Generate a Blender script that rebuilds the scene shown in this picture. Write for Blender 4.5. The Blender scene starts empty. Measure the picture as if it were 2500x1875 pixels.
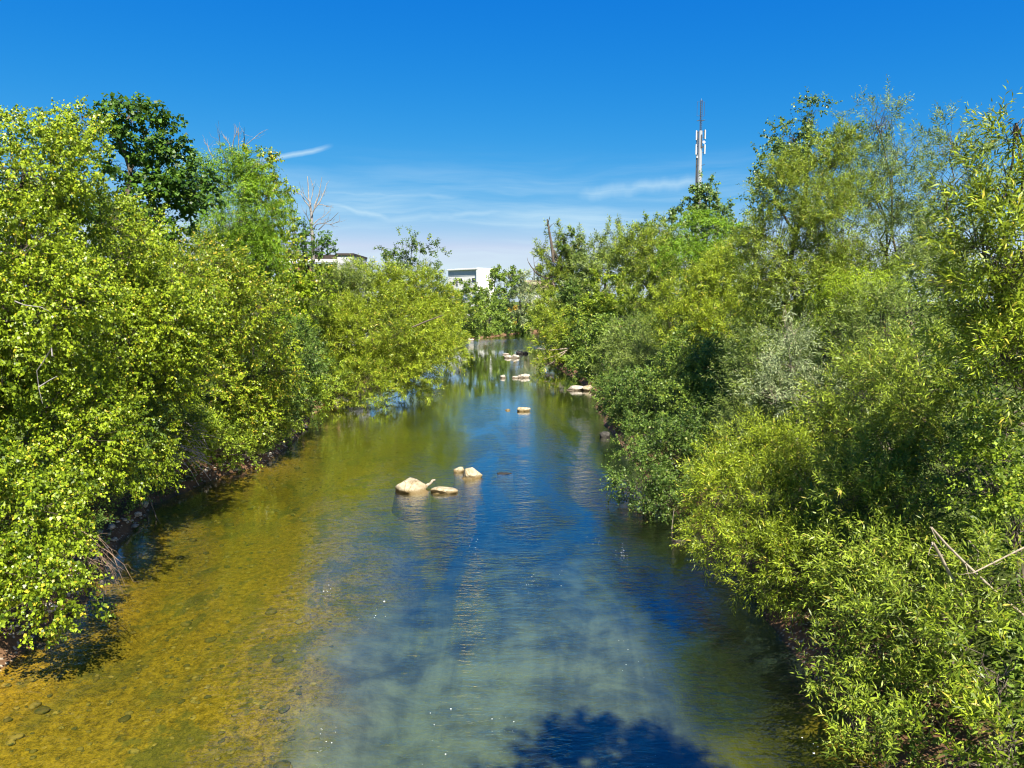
import bpy, bmesh, math, random
import numpy as np
from mathutils import Vector, Matrix

SC = bpy.context.scene
COL = SC.collection
R = math.radians

# ------------------------------------------------------------------ camera
FPX, HOR, CAMH = 1889.0, 735.0, 6.5
PITCH = math.atan((937.5 - HOR) / FPX)
cam_d = bpy.data.cameras.new('camera')
cam = bpy.data.objects.new('camera', cam_d)
COL.objects.link(cam)
cam.location = (0, 0, CAMH)
cam.rotation_euler = (math.pi / 2 - PITCH, 0, 0)
cam_d.sensor_width = 36.0
cam_d.lens = 36.0 * FPX / 2500.0
cam_d.clip_start = 0.1
cam_d.clip_end = 6000.0
SC.camera = cam
SC.cycles.filter_width = 1.1

# ------------------------------------------------------------------ light
SUN_EL, SUN_AZ = 53.0, 19.0        # degrees; the sun stands behind the viewer, a little to the right
SUN_STRENGTH, SKY_STRENGTH = 5.0, 0.0585
SC.view_settings.view_transform = 'Standard'
SC.view_settings.look = 'None'
SC.view_settings.gamma = 1.0
SC.view_settings.exposure = 1.45
SC.view_settings.use_curve_mapping = False

sd = Vector((math.sin(R(SUN_AZ)) * math.cos(R(SUN_EL)), -math.cos(R(SUN_AZ)) * math.cos(R(SUN_EL)), math.sin(R(SUN_EL))))
sun_d = bpy.data.lights.new('sun', 'SUN')
sun_d.energy = SUN_STRENGTH
sun_d.angle = R(0.5)
sun_d.color = (1.0, 0.93, 0.80)
sun = bpy.data.objects.new('sun', sun_d)
COL.objects.link(sun)
sun.rotation_euler = (-sd).to_track_quat('-Z', 'Y').to_euler()

world = bpy.data.worlds.new('World')
SC.world = world
world.use_nodes = True


class NT:
    """small helper to write node trees"""
    def __init__(self, tree):
        self.t = tree
        self.n = tree.nodes
        self.l = tree.links

    def new(self, typ, **kw):
        n = self.n.new(typ)
        for k, v in kw.items():
            setattr(n, k, v)
        return n

    def put(self, sock, v):
        if isinstance(v, bpy.types.NodeSocket):
            self.l.new(v, sock)
        elif v is not None:
            sock.default_value = v

    def math(self, op, a, b=None, c=None, clamp=False):
        n = self.new('ShaderNodeMath', operation=op, use_clamp=clamp)
        self.put(n.inputs[0], a)
        if b is not None:
            self.put(n.inputs[1], b)
        if c is not None:
            self.put(n.inputs[2], c)
        return n.outputs[0]

    def mix(self, f, a, b, blend='MIX'):
        n = self.new('ShaderNodeMix', data_type='RGBA', blend_type=blend)
        self.put(n.inputs[0], f)
        self.put(n.inputs[6], a if isinstance(a, bpy.types.NodeSocket) else (*a, 1))
        self.put(n.inputs[7], b if isinstance(b, bpy.types.NodeSocket) else (*b, 1))
        return n.outputs[2]

    def ramp(self, f, lo, hi, a=0.0, b=1.0):
        n = self.new('ShaderNodeMapRange', interpolation_type='SMOOTHSTEP')
        self.put(n.inputs[0], f)
        for i, v in enumerate((lo, hi, a, b)):
            n.inputs[i + 1].default_value = v
        return n.outputs[0]

    def noise(self, vec, scale, detail=3.0, rough=0.55, dist=0.0):
        n = self.new('ShaderNodeTexNoise')
        self.put(n.inputs['Vector'], vec)
        n.inputs['Scale'].default_value = scale
        n.inputs['Detail'].default_value = detail
        n.inputs['Roughness'].default_value = rough
        n.inputs['Distortion'].default_value = dist
        return n.outputs[0]

    def comb(self, x, y, z):
        n = self.new('ShaderNodeCombineXYZ')
        for i, v in enumerate((x, y, z)):
            self.put(n.inputs[i], v)
        return n.outputs[0]

    def sep(self, v):
        n = self.new('ShaderNodeSeparateXYZ')
        self.put(n.inputs[0], v)
        return n.outputs

    def vmul(self, v, s):
        n = self.new('ShaderNodeVectorMath', operation='MULTIPLY')
        self.put(n.inputs[0], v)
        n.inputs[1].default_value = s
        return n.outputs[0]


def build_world():
    w = NT(world.node_tree)
    w.n.clear()
    sky = w.new('ShaderNodeTexSky', sky_type='NISHITA')
    sky.sun_disc = False
    sky.sun_elevation = R(SUN_EL)
    sky.sun_rotation = R(180 - SUN_AZ)
    sky.altitude = 300
    sky.air_density = 1.0
    sky.dust_density = 0.25
    sky.ozone_density = 3.0
    # the deep polarised blue of the photograph: each channel on its own curve, the same over the whole sky
    sp = w.new('ShaderNodeSeparateColor')
    w.l.new(sky.outputs[0], sp.inputs[0])
    gr = w.math('MULTIPLY', sp.outputs[1], 0.55)
    bl = w.math('MULTIPLY', w.math('POWER', w.math('MULTIPLY', sp.outputs[2], 0.1615), 0.28), 5.07)
    rd = w.math('MULTIPLY', w.math('POWER', w.math('MULTIPLY', sp.outputs[0], 0.187), 3.1), 3.19)
    rd = w.math('MINIMUM', rd, w.math('MULTIPLY', gr, 0.85))
    gr = w.math('MINIMUM', gr, w.math('MULTIPLY', bl, 0.92))
    cc = w.new('ShaderNodeCombineColor')
    for k_, v_ in enumerate((rd, gr, bl)):
        w.l.new(v_, cc.inputs[k_])
    tc = w.new('ShaderNodeTexCoord')
    x, y, z = w.sep(tc.outputs['Generated'])
    az = w.math('ARCTAN2', x, y)
    el = w.math('ARCSINE', z)
    # wisps of cirrus: noise drawn out along the horizon, in a belt of low sky all round
    warp = w.noise(w.comb(w.math('MULTIPLY', az, 3.0), w.math('MULTIPLY', el, 9.0), 0.0), 1.0, 3.0)
    el2 = w.math('ADD', el, w.math('MULTIPLY', w.math('SUBTRACT', warp, 0.5), 0.06))
    n1 = w.noise(w.comb(w.math('MULTIPLY', az, 2.6), w.math('MULTIPLY', el2, 30.0), 3.7), 1.0, 5.0, 0.6)
    n2 = w.noise(w.comb(w.math('MULTIPLY', az, 5.0), w.math('MULTIPLY', el2, 75.0), 9.1), 1.0, 4.0, 0.6)
    wisp = w.math('ADD', w.math('MULTIPLY', n1, 0.7), w.math('MULTIPLY', n2, 0.3))
    wisp = w.ramp(wisp, 0.38, 0.72)
    belt = w.math('MULTIPLY', w.ramp(el, 0.20, 0.075), w.ramp(el, -0.02, 0.02))
    cloud = w.math('MULTIPLY', w.math('MULTIPLY', wisp, belt), 0.62)

    def streak(a0, e0, a1, e1, half, strength):
        # a thin drawn-out cloud between two directions of the sky
        t = w.math('DIVIDE', w.math('SUBTRACT', az, a0), a1 - a0)
        line = w.math('ADD', e0, w.math('MULTIPLY', t, e1 - e0))
        wob = w.math('MULTIPLY', w.math('SUBTRACT', w.noise(w.comb(w.math('MULTIPLY', az, 22.0), e0, 0.0), 1.0, 3.0), 0.5), half * 2.2)
        d = w.math('ABSOLUTE', w.math('SUBTRACT', el, w.math('ADD', line, wob)))
        f = w.math('SUBTRACT', 1.0, w.math('DIVIDE', d, half), clamp=True)
        f = w.math('MULTIPLY', f, w.ramp(t, -0.15, 0.12))
        f = w.math('MULTIPLY', f, w.ramp(t, 1.12, 0.85))
        f = w.math('MULTIPLY', f, w.ramp(n2, 0.25, 0.6, 0.45, 1.0))
        return w.math('MULTIPLY', f, strength)

    for s in ((-0.330, 0.160, -0.230, 0.185, 0.0042, 0.55), (-0.235, 0.121, -0.15, 0.101, 0.006, 0.45),
              (-0.16, 0.101, -0.005, 0.113, 0.006, 0.42), (-0.24, 0.132, -0.07, 0.130, 0.006, 0.30),
              (0.09, 0.135, 0.24, 0.147, 0.012, 0.42), (0.07, 0.088, 0.20, 0.090, 0.010, 0.5)):
        cloud = w.math('MAXIMUM', cloud, streak(*s))
    haze = w.ramp(el, 0.15, 0.0, 0.0, 0.36)
    cloud = w.math('ADD', cloud, w.math('MULTIPLY', haze, w.math('SUBTRACT', 1.0, cloud)), clamp=True)
    col = w.mix(cloud, cc.outputs[0], (4.7, 5.95, 6.4))
    bg = w.new('ShaderNodeBackground')
    w.l.new(col, bg.inputs[0])
    bg.inputs[1].default_value = SKY_STRENGTH
    out = w.new('ShaderNodeOutputWorld')
    w.l.new(bg.outputs[0], out.inputs[0])


build_world()


# ------------------------------------------------------------------ helpers
def unproject(px, py, depth):
    """the place at a given distance (metres along the river) that the photograph shows at px, py (2500 x 1875)"""
    cx, cy = (px - 1250) / FPX, (937.5 - py) / FPX
    dx, dy, dz = cx, math.cos(PITCH) + cy * math.sin(PITCH), -math.sin(PITCH) + cy * math.cos(PITCH)
    t = depth / dy
    return np.array([dx * t, depth, CAMH + dz * t])


def tag(o, label=None, cat=None, group=None, kind=None):
    if label: o['label'] = label
    if cat: o['category'] = cat
    if group: o['group'] = group
    if kind: o['kind'] = kind
    return o


def link(name, me, mat=None, parent=None):
    o = bpy.data.objects.new(name, me)
    COL.objects.link(o)
    if mat is not None and not me.materials:
        me.materials.append(mat)
    if parent is not None:
        o.parent = parent
    return o


def empty(name, loc):
    o = bpy.data.objects.new(name, None)
    o.empty_display_size = 0.3
    o.location = loc
    COL.objects.link(o)
    return o


def mesh_np(name, verts, faces_n, loops, smooth=False):
    """verts (N,3); all faces with faces_n corners, loops flat int array"""
    me = bpy.data.meshes.new(name)
    nv, nl = len(verts), len(loops)
    nf = nl // faces_n
    me.vertices.add(nv)
    me.vertices.foreach_set('co', np.ascontiguousarray(verts, dtype=np.float32).ravel())
    me.loops.add(nl)
    me.loops.foreach_set('vertex_index', np.ascontiguousarray(loops, dtype=np.int32))
    me.polygons.add(nf)
    me.polygons.foreach_set('loop_start', np.arange(0, nl, faces_n, dtype=np.int32))
    if smooth:
        me.polygons.foreach_set('use_smooth', np.ones(nf, dtype=bool))
    me.update(calc_edges=True)
    return me


def norm(a):
    return a / np.maximum(np.linalg.norm(a, axis=-1, keepdims=True), 1e-9)


class Wood:
    """collects tapered tubes and makes one mesh of them"""
    def __init__(self):
        self.v, self.f, self.n = [], [], 0

    def tube(self, pts, rad, sides=6):
        pts = np.asarray(pts, float)
        k = len(pts)
        tan = norm(np.gradient(pts, axis=0))
        ref = np.array([0.31, 0.17, 0.93]) if abs(tan[0][2]) < 0.8 else np.array([1.0, 0.1, 0.0])
        u = norm(np.cross(tan, ref))
        w = np.cross(tan, u)
        a = np.linspace(0, 2 * math.pi, sides, endpoint=False)
        rad = np.asarray(rad, float).reshape(-1, 1, 1)
        ring = pts[:, None, :] + rad * (np.cos(a)[None, :, None] * u[:, None, :] + np.sin(a)[None, :, None] * w[:, None, :])
        self.v.append(ring.reshape(-1, 3))
        i = np.arange(k - 1)[:, None] * sides
        j = np.arange(sides)[None, :]
        j2 = (j + 1) % sides
        q = np.stack([i + j, i + j2, i + sides + j2, i + sides + j], -1).reshape(-1, 4) + self.n
        self.f.append(q)
        self.n += k * sides

    def sticks(self, A, B, ra, rb):
        """many straight three-sided twigs at once"""
        A, B = np.asarray(A, float), np.asarray(B, float)
        m = len(A)
        if m == 0:
            return
        t = norm(B - A)
        u = norm(np.cross(t, np.array([0.3, 0.9, 0.31])))
        w = np.cross(t, u)
        ang = np.array([0, 2.0944, 4.1888])
        off = np.cos(ang)[None, :, None] * u[:, None, :] + np.sin(ang)[None, :, None] * w[:, None, :]
        v = np.concatenate([A[:, None, :] + off * ra, B[:, None, :] + off * rb], 1)
        base = (np.arange(m) * 6)[:, None, None] + self.n
        q = np.array([[0, 1, 4, 3], [1, 2, 5, 4], [2, 0, 3, 5]])[None] + base
        self.v.append(v.reshape(-1, 3))
        self.f.append(q.reshape(-1, 4))
        self.n += m * 6

    def build(self, name, mat, parent=None, origin=(0, 0, 0)):
        v = np.concatenate(self.v) - np.asarray(origin, float)
        me = mesh_np(name, v, 4, np.concatenate(self.f).ravel(), smooth=True)
        return link(name, me, mat, parent)


class MB:
    """boxes and prisms into one mesh"""
    def __init__(self):
        self.bm = bmesh.new()

    def box(self, x0, x1, y0, y1, z0, z1, bevel=0.0):
        r = bmesh.ops.create_cube(self.bm, size=1.0)
        vs = r['verts']
        for v in vs:
            v.co = Vector(((x0 + x1) / 2 + v.co.x * (x1 - x0), (y0 + y1) / 2 + v.co.y * (y1 - y0), (z0 + z1) / 2 + v.co.z * (z1 - z0)))
        if bevel:
            es = list({e for v in vs for e in v.link_edges})
            bmesh.ops.bevel(self.bm, geom=es, offset=bevel, segments=2, affect='EDGES')
        return self

    def cyl(self, a, b, ra, rb, seg=10):
        a, b = Vector(a), Vector(b)
        d = b - a
        m = Matrix.Translation((a + b) / 2) @ d.to_track_quat('Z', 'Y').to_matrix().to_4x4()
        bmesh.ops.create_cone(self.bm, cap_ends=True, segments=seg, radius1=ra, radius2=rb, depth=d.length, matrix=m)
        return self

    def build(self, name, mat, parent=None):
        me = bpy.data.meshes.new(name)
        self.bm.to_mesh(me)
        self.bm.free()
        return link(name, me, mat, parent)


# ------------------------------------------------------------------ materials
def new_mat(name):
    m = bpy.data.materials.new(name)
    m.use_nodes = True
    t = NT(m.node_tree)
    t.n.clear()
    out = t.new('ShaderNodeOutputMaterial')
    return m, t, out


def principled(t, out, base, rough=0.8, spec=0.3, bump=None, bump_s=0.3, bump_d=0.02, metal=0.0):
    p = t.new('ShaderNodeBsdfPrincipled')
    t.put(p.inputs['Base Color'], base if isinstance(base, bpy.types.NodeSocket) else (*base, 1))
    t.put(p.inputs['Roughness'], rough)
    p.inputs['Specular IOR Level'].default_value = spec
    p.inputs['Metallic'].default_value = metal
    if bump is not None:
        b = t.new('ShaderNodeBump')
        b.inputs['Strength'].default_value = bump_s
        b.inputs['Distance'].default_value = bump_d
        t.l.new(bump, b.inputs['Height'])
        t.l.new(b.outputs[0], p.inputs['Normal'])
    t.l.new(p.outputs[0], out.inputs['Surface'])
    return p


def leaf_mat(name, dark, light, odd, under=None, gloss=0.38, trans=0.25, odd_share=0.06):
    """two-sided leaf: dark to light by leaf, a few odd ones (yellowing or reddish), its own underside colour"""
    m, t, out = new_mat(name)
    at = t.new('ShaderNodeAttribute', attribute_name='leaf_tone')
    f = at.outputs['Fac']
    at2 = t.new('ShaderNodeAttribute', attribute_name='leaf_age')
    dark, light, odd = (tuple(k * q for q in c_) for k, c_ in ((0.46, dark), (1.12, light), (1.05, odd)))
    c = t.mix(f, dark, light)
    c = t.mix(t.math('GREATER_THAN', at2.outputs['Fac'], 1.0 - odd_share), c, odd)
    geo = t.new('ShaderNodeNewGeometry')
    if under is None:
        under = tuple(0.75 * a + 0.25 * b for a, b in zip(light, (0.14, 0.18, 0.06)))
    c2 = t.mix(t.math('MULTIPLY', geo.outputs['Backfacing'], 0.55), c, under)
    p = t.new('ShaderNodeBsdfPrincipled')
    t.l.new(c2, p.inputs['Base Color'])
    p.inputs['Roughness'].default_value = gloss
    p.inputs['Specular IOR Level'].default_value = 0.24
    tr = t.new('ShaderNodeBsdfTranslucent')
    t.l.new(t.mix(0.55, c, tuple(min(1.0, 1.25 * a) for a in light)), tr.inputs['Color'])
    ms = t.new('ShaderNodeMixShader')
    ms.inputs[0].default_value = trans
    t.l.new(p.outputs[0], ms.inputs[1])
    t.l.new(tr.outputs[0], ms.inputs[2])
    t.l.new(ms.outputs[0], out.inputs['Surface'])
    return m


def bark_mat(name, a, b):
    m, t, out = new_mat(name)
    tc = t.new('ShaderNodeTexCoord')
    n = t.noise(t.vmul(tc.outputs['Object'], (9, 9, 2.2)), 1.5, 5, 0.65)
    principled(t, out, t.mix(t.ramp(n, 0.3, 0.7), a, b), 0.9, 0.15, n, 0.6, 0.02)
    return m


M = {}
M['poplar'] = leaf_mat('poplar_leaf', (0.074, 0.156, 0.008), (0.262, 0.345, 0.016), (0.42, 0.36, 0.03), gloss=0.36)
M['poplar_b'] = leaf_mat('poplar_leaf_yellowish', (0.082, 0.165, 0.009), (0.265, 0.340, 0.018), (0.45, 0.34, 0.04), gloss=0.32, odd_share=0.09)
M['poplar_cool'] = leaf_mat('poplar_leaf_cool', (0.05, 0.115, 0.025), (0.15, 0.23, 0.05), (0.25, 0.26, 0.05), gloss=0.36)
M['maple'] = leaf_mat('maple_leaf', (0.028, 0.085, 0.010), (0.085, 0.17, 0.016), (0.14, 0.22, 0.03), gloss=0.42)
M['locust'] = leaf_mat('locust_leaf', (0.075, 0.175, 0.008), (0.16, 0.28, 0.012), (0.25, 0.32, 0.02), gloss=0.5)
M['lime'] = leaf_mat('lime_leaf', (0.14, 0.24, 0.008), (0.27, 0.37, 0.015), (0.36, 0.38, 0.02), gloss=0.5)
M['willow'] = leaf_mat('willow_leaf', (0.095, 0.175, 0.015), (0.275, 0.355, 0.032), (0.34, 0.30, 0.06), under=(0.19, 0.235, 0.10), gloss=0.40)
M['willow_y'] = leaf_mat('willow_leaf_yellow', (0.115, 0.200, 0.012), (0.310, 0.390, 0.024), (0.46, 0.38, 0.05), under=(0.24, 0.28, 0.09), gloss=0.40, odd_share=0.045)
M['willow_c'] = leaf_mat('willow_leaf_cool', (0.085, 0.155, 0.026), (0.235, 0.310, 0.060), (0.26, 0.27, 0.09), under=(0.20, 0.25, 0.13), gloss=0.42)
M['willow_s'] = leaf_mat('willow_leaf_silver', (0.14, 0.20, 0.07), (0.31, 0.37, 0.17), (0.36, 0.36, 0.18), under=(0.38, 0.43, 0.28), gloss=0.42)
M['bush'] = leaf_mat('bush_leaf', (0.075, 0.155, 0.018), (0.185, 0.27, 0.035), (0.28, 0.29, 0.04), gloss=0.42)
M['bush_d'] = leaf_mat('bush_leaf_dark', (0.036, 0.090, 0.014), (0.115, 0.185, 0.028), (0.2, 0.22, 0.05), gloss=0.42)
M['bush_b'] = leaf_mat('bush_leaf_bright', (0.10, 0.185, 0.012), (0.235, 0.32, 0.022), (0.33, 0.33, 0.03), gloss=0.46)
M['fern'] = leaf_mat('fern_leaf', (0.05, 0.16, 0.03), (0.13, 0.27, 0.06), (0.2, 0.28, 0.06), gloss=0.5)
M['autumn'] = leaf_mat('autumn_leaf', (0.18, 0.17, 0.02), (0.34, 0.24, 0.03), (0.42, 0.2, 0.03), gloss=0.5)
M['bark'] = bark_mat('bark', (0.055, 0.045, 0.034), (0.16, 0.13, 0.10))
M['bark_pale'] = bark_mat('bark_pale', (0.20, 0.165, 0.12), (0.38, 0.32, 0.24))
M['bark_twig'] = bark_mat('bark_twig', (0.11, 0.075, 0.05), (0.26, 0.19, 0.13))
M['bark_dead'] = bark_mat('bark_dead', (0.14, 0.128, 0.12), (0.30, 0.28, 0.265))


# ------------------------------------------------------------------ river, banks, water
YL = [-60, 0, 10, 12.9, 16, 24, 27.9, 30.3, 37.9, 46.2, 54.5, 74.6, 98.7, 130, 142, 162.7, 175, 183, 188, 190, 192]
XLv = [-8, -8.6, -9.1, -9.2, -9.6, -11.1, -10.6, -9.8, -10.3, -11.6, -12.4, -11.6, -9.9, -8.2, -3.8, 3.3, 12, 30, 80, 200, 420]
YR = [-60, 0, 10.2, 12.9, 15.5, 20.5, 26, 37.3, 46.2, 60.5, 74.6, 91, 120, 140, 152, 160, 164, 166, 168]
XRv = [5.6, 5.6, 5.2, 5.5, 5.6, 5.5, 5.0, 5.0, 5.1, 5.6, 4.6, 4.2, 5.5, 9.5, 16, 30, 80, 200, 420]


def sstep(t):
    t = np.clip(t, 0, 1)
    return t * t * (3 - 2 * t)


_rs = np.random.RandomState(5)
_K = _rs.normal(size=(10, 2)) * np.array([0.25, 0.25, 0.5, 0.5, 0.9, 0.9, 1.6, 1.6, 2.6, 2.6])[:, None]
_PH = _rs.uniform(0, 6.28, 10)


def wobble(x, y):
    s = 0
    for (a, b), p in zip(_K, _PH):
        s = s + np.sin(a * x + b * y + p) * 0.5 / (1 + math.hypot(a, b))
    return s


def terrain_z(x, y):
    x, y = np.asarray(x, float), np.asarray(y, float)
    wob = wobble(x, y)
    xl = np.interp(y, YL, XLv) + 0.25 * wob
    xr = np.interp(y, YR, XRv) + 0.25 * wobble(x + 31, y - 7)
    d = np.minimum(x - xl, xr - x)
    dl = x - xl
    depth = 0.10 + 0.32 * sstep(dl / 2.0) + 0.62 * sstep((dl - 4.5) / 4.0)
    depth = np.minimum(depth, 0.05 + 0.9 * sstep((xr - x) / 1.6))
    zin = -depth + 0.05 * wob
    o = -d
    bank = 0.05 + 0.30 * sstep(o / 0.25) + 2.2 * sstep((o - 0.35) / 3.4) + 1.1 * sstep((o - 3) / 10) + 0.10 * wob * sstep(o / 1.0)
    far = np.clip((y - 60) / 80.0, 0, 1)
    bank = np.maximum(bank * (1 - 0.45 * far), 0.06)
    return np.where(d > 0, np.minimum(zin, -0.02), bank)


def axis(parts):
    a = []
    for lo, hi, st in parts:
        a.append(np.arange(lo, hi, st))
    return np.concatenate(a + [np.array([parts[-1][1]])])


def build_ground():
    xs = axis([(-2500, -300, 200), (-300, -60, 30), (-60, -16, 2.0), (-16, 9, 0.22), (9, 40, 2.0), (40, 300, 20), (300, 2500, 200)])
    ys = axis([(-400, -20, 40), (-20, 6, 2.0), (6, 40, 0.22), (40, 80, 0.5), (80, 200, 1.2), (200, 500, 30), (500, 5000, 450)])
    X, Y = np.meshgrid(xs, ys)
    Z = terrain_z(X, Y)
    nx, ny = len(xs), len(ys)
    v = np.stack([X, Y, Z], -1).reshape(-1, 3)
    i = (np.arange(ny - 1)[:, None] * nx + np.arange(nx - 1)[None, :]).ravel()
    loops = np.stack([i, i + 1, i + nx + 1, i + nx], -1).ravel()
    me = mesh_np('ground', v, 4, loops, smooth=True)
    m, t, out = new_mat('river_ground')
    geo = t.new('ShaderNodeNewGeometry')
    pos = geo.outputs['Position']
    x, y, z = t.sep(pos)
    # the bed: golden algae-covered gravel in the left shallows, grey-green silt in the channel
    big = t.noise(pos, 0.35, 4, 0.6, 0.6)
    flow = t.vmul(pos, (1.0, 0.42, 1.0))
    mid = t.noise(flow, 1.1, 5, 0.62, 0.5)
    fine = t.noise(t.vmul(pos, (1.0, 0.7, 1.0)), 9.0, 6, 0.72, 0.5)
    grit = t.noise(pos, 34.0, 3, 0.7, 0.0)
    stones = t.new('ShaderNodeTexVoronoi')
    t.l.new(pos, stones.inputs['Vector'])
    stones.inputs['Scale'].default_value = 6.5
    stones.inputs['Randomness'].default_value = 1.0
    grain = t.math('ADD', t.math('MULTIPLY', fine, 0.55), t.math('MULTIPLY', grit, 0.45))
    gold = t.mix(t.ramp(grain, 0.36, 0.64), (0.075, 0.045, 0.003), (0.38, 0.225, 0.014))
    tan = t.mix(t.ramp(grain, 0.36, 0.64), (0.12, 0.07, 0.008), (0.44, 0.28, 0.06))
    gold = t.mix(t.math('MULTIPLY', t.ramp(stones.outputs['Distance'], 0.32, 0.10), t.ramp(t.sep(stones.outputs['Color'])[0], 0.62, 0.8)), gold, tan)
    olive = t.mix(t.ramp(grain, 0.35, 0.65), (0.050, 0.046, 0.008), (0.15, 0.12, 0.016))
    patch = t.noise(t.vmul(pos, (1.0, 0.5, 1.0)), 0.9, 6, 0.70, 0.25)
    weed = t.math('MAXIMUM', t.math('MULTIPLY', t.ramp(mid, 0.52, 0.64), 0.65), t.ramp(patch, 0.52, 0.59))
    c = t.mix(t.math('MULTIPLY', weed, 0.82), gold, olive)
    c = t.mix(t.ramp(y, 22, 44, 0.0, 0.6), c, olive)
    streak = t.noise(t.vmul(pos, (1.0, 0.16, 1.0)), 0.85, 5, 0.62, 0.7)
    mud = t.math('ADD', t.math('MULTIPLY', streak, 0.45), t.math('MULTIPLY', t.noise(pos, 0.9, 6, 0.66, 0.4), 0.55))
    silt = t.mix(t.ramp(mud, 0.36, 0.64), (0.115, 0.104, 0.088), (0.285, 0.252, 0.205))
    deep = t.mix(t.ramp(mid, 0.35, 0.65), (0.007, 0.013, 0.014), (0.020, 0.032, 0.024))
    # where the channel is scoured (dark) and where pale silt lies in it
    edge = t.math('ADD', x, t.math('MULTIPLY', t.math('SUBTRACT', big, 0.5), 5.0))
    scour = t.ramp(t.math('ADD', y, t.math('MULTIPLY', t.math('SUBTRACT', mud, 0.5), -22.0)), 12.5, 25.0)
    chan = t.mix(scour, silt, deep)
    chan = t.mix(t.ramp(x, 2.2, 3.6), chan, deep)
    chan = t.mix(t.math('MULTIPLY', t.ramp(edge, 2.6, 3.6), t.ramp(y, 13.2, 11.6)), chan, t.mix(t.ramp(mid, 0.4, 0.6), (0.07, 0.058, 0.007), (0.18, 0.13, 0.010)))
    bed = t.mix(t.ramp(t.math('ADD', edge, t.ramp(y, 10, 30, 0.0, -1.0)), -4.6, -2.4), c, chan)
    # dry banks: brown soil with pebbles at the water's edge, leaf litter and grass above
    vor = t.new('ShaderNodeTexVoronoi')
    t.l.new(pos, vor.inputs['Vector'])
    vor.inputs['Scale'].default_value = 9.0
    soil = t.mix(fine, (0.070, 0.036, 0.018), (0.20, 0.115, 0.062))
    soil = t.mix(t.math('MULTIPLY', t.ramp(vor.outputs['Distance'], 0.35, 0.12), t.ramp(big, 0.42, 0.6)), soil, (0.42, 0.36, 0.28))
    turf = t.mix(fine, (0.035, 0.055, 0.012), (0.10, 0.13, 0.03))
    dry = t.mix(t.ramp(z, 0.45, 1.2), soil, turf)
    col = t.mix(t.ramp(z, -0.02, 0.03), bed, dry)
    principled(t, out, col, 0.9, 0.12, fine, 0.55, 0.08)
    o = link('ground', me, m)
    tag(o, 'river bed of golden gravel and the soil banks on both sides', None, None, 'structure')
    return o


def build_water():
    v = np.array([[x_, y_, z_] for z_ in (0.0, -2.2) for x_, y_ in ((-40, -40), (460, -40), (460, 215), (-40, 215))], float)
    me = mesh_np('river_water', v, 4, np.array([0, 1, 2, 3, 7, 6, 5, 4, 4, 5, 1, 0, 5, 6, 2, 1, 6, 7, 3, 2, 7, 4, 0, 3]))
    me.polygons.foreach_set('use_smooth', np.zeros(6, dtype=bool))
    m, t, out = new_mat('river_water')
    geo = t.new('ShaderNodeNewGeometry')
    pos = geo.outputs['Position']
    x, y, z = t.sep(pos)
    a = t.noise(t.vmul(pos, (0.8, 1.6, 1.0)), 1.0, 3, 0.55, 0.9)
    b = t.noise(t.vmul(pos, (0.8, 2.0, 1.0)), 3.6, 3, 0.6, 1.0)
    c = t.noise(t.vmul(pos, (0.8, 1.7, 1.0)), 11.0, 3, 0.6, 0.8)
    h = t.math('ADD', t.math('MULTIPLY', a, 1.0), t.math('ADD', t.math('MULTIPLY', b, 0.60), t.math('MULTIPLY', c, 0.085)))
    # lively water in the main current and over the far riffle, calm along the banks and in the pool
    cur = t.noise(t.vmul(pos, (0.5, 0.12, 1.0)), 1.0, 3, 0.6, 0.8)
    amp = t.math('MULTIPLY', t.ramp(cur, 0.36, 0.64, 0.22, 1.25), t.ramp(x, -9.0, -3.0, 0.45, 1.0))
    pool = t.math('MULTIPLY', t.ramp(y, 44, 62), t.ramp(y, 106, 96))
    amp = t.math('MULTIPLY', amp, t.math('SUBTRACT', 1.0, t.math('MULTIPLY', pool, 0.72)))
    amp = t.math('MULTIPLY', amp, t.ramp(y, 12, 55, 1.0, 0.22))
    riffle = t.math('MULTIPLY', t.ramp(y, 101, 108), t.ramp(y, 136, 124))
    amp = t.math('ADD', amp, t.math('MULTIPLY', riffle, 0.9))
    bump = t.new('ShaderNodeBump')
    bump.inputs['Distance'].default_value = 0.045
    t.l.new(h, bump.inputs['Height'])
    t.l.new(t.math('MULTIPLY', amp, 0.85), bump.inputs['Strength'])
    # reflectance grows towards grazing sight, the same from above and from below
    dp = t.new('ShaderNodeVectorMath', operation='DOT_PRODUCT')
    t.l.new(geo.outputs['Incoming'], dp.inputs[0])
    t.l.new(bump.outputs[0], dp.inputs[1])
    graze = t.math('SUBTRACT', 1.0, t.math('ABSOLUTE', dp.outputs['Value']), clamp=True)
    refl = t.math('ADD', 0.025, t.math('MULTIPLY', t.math('POWER', graze, 3.0), 0.975))
    gl = t.new('ShaderNodeBsdfGlossy')
    gl.inputs['Roughness'].default_value = 0.035
    gl.inputs['Color'].default_value = (1, 1, 1, 1)
    t.l.new(bump.outputs[0], gl.inputs['Normal'])
    tr = t.new('ShaderNodeBsdfTransparent')
    tr.inputs['Color'].default_value = (0.96, 0.97, 0.93, 1)
    mx = t.new('ShaderNodeMixShader')
    t.l.new(refl, mx.inputs[0])
    t.l.new(tr.outputs[0], mx.inputs[1])
    t.l.new(gl.outputs[0], mx.inputs[2])
    t.l.new(mx.outputs[0], out.inputs['Surface'])
    ab = t.new('ShaderNodeVolumeAbsorption')
    ab.inputs['Color'].default_value = (0.52, 0.68, 0.50, 1)
    ab.inputs['Density'].default_value = 0.85
    t.l.new(ab.outputs[0], out.inputs['Volume'])
    o = link('river_water', me, m)
    tag(o, 'clear rippling river water between the green banks', None, None, 'structure')


build_ground()
build_water()

# ------------------------------------------------------------------ foliage
RNG = np.random.RandomState(11)


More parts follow.
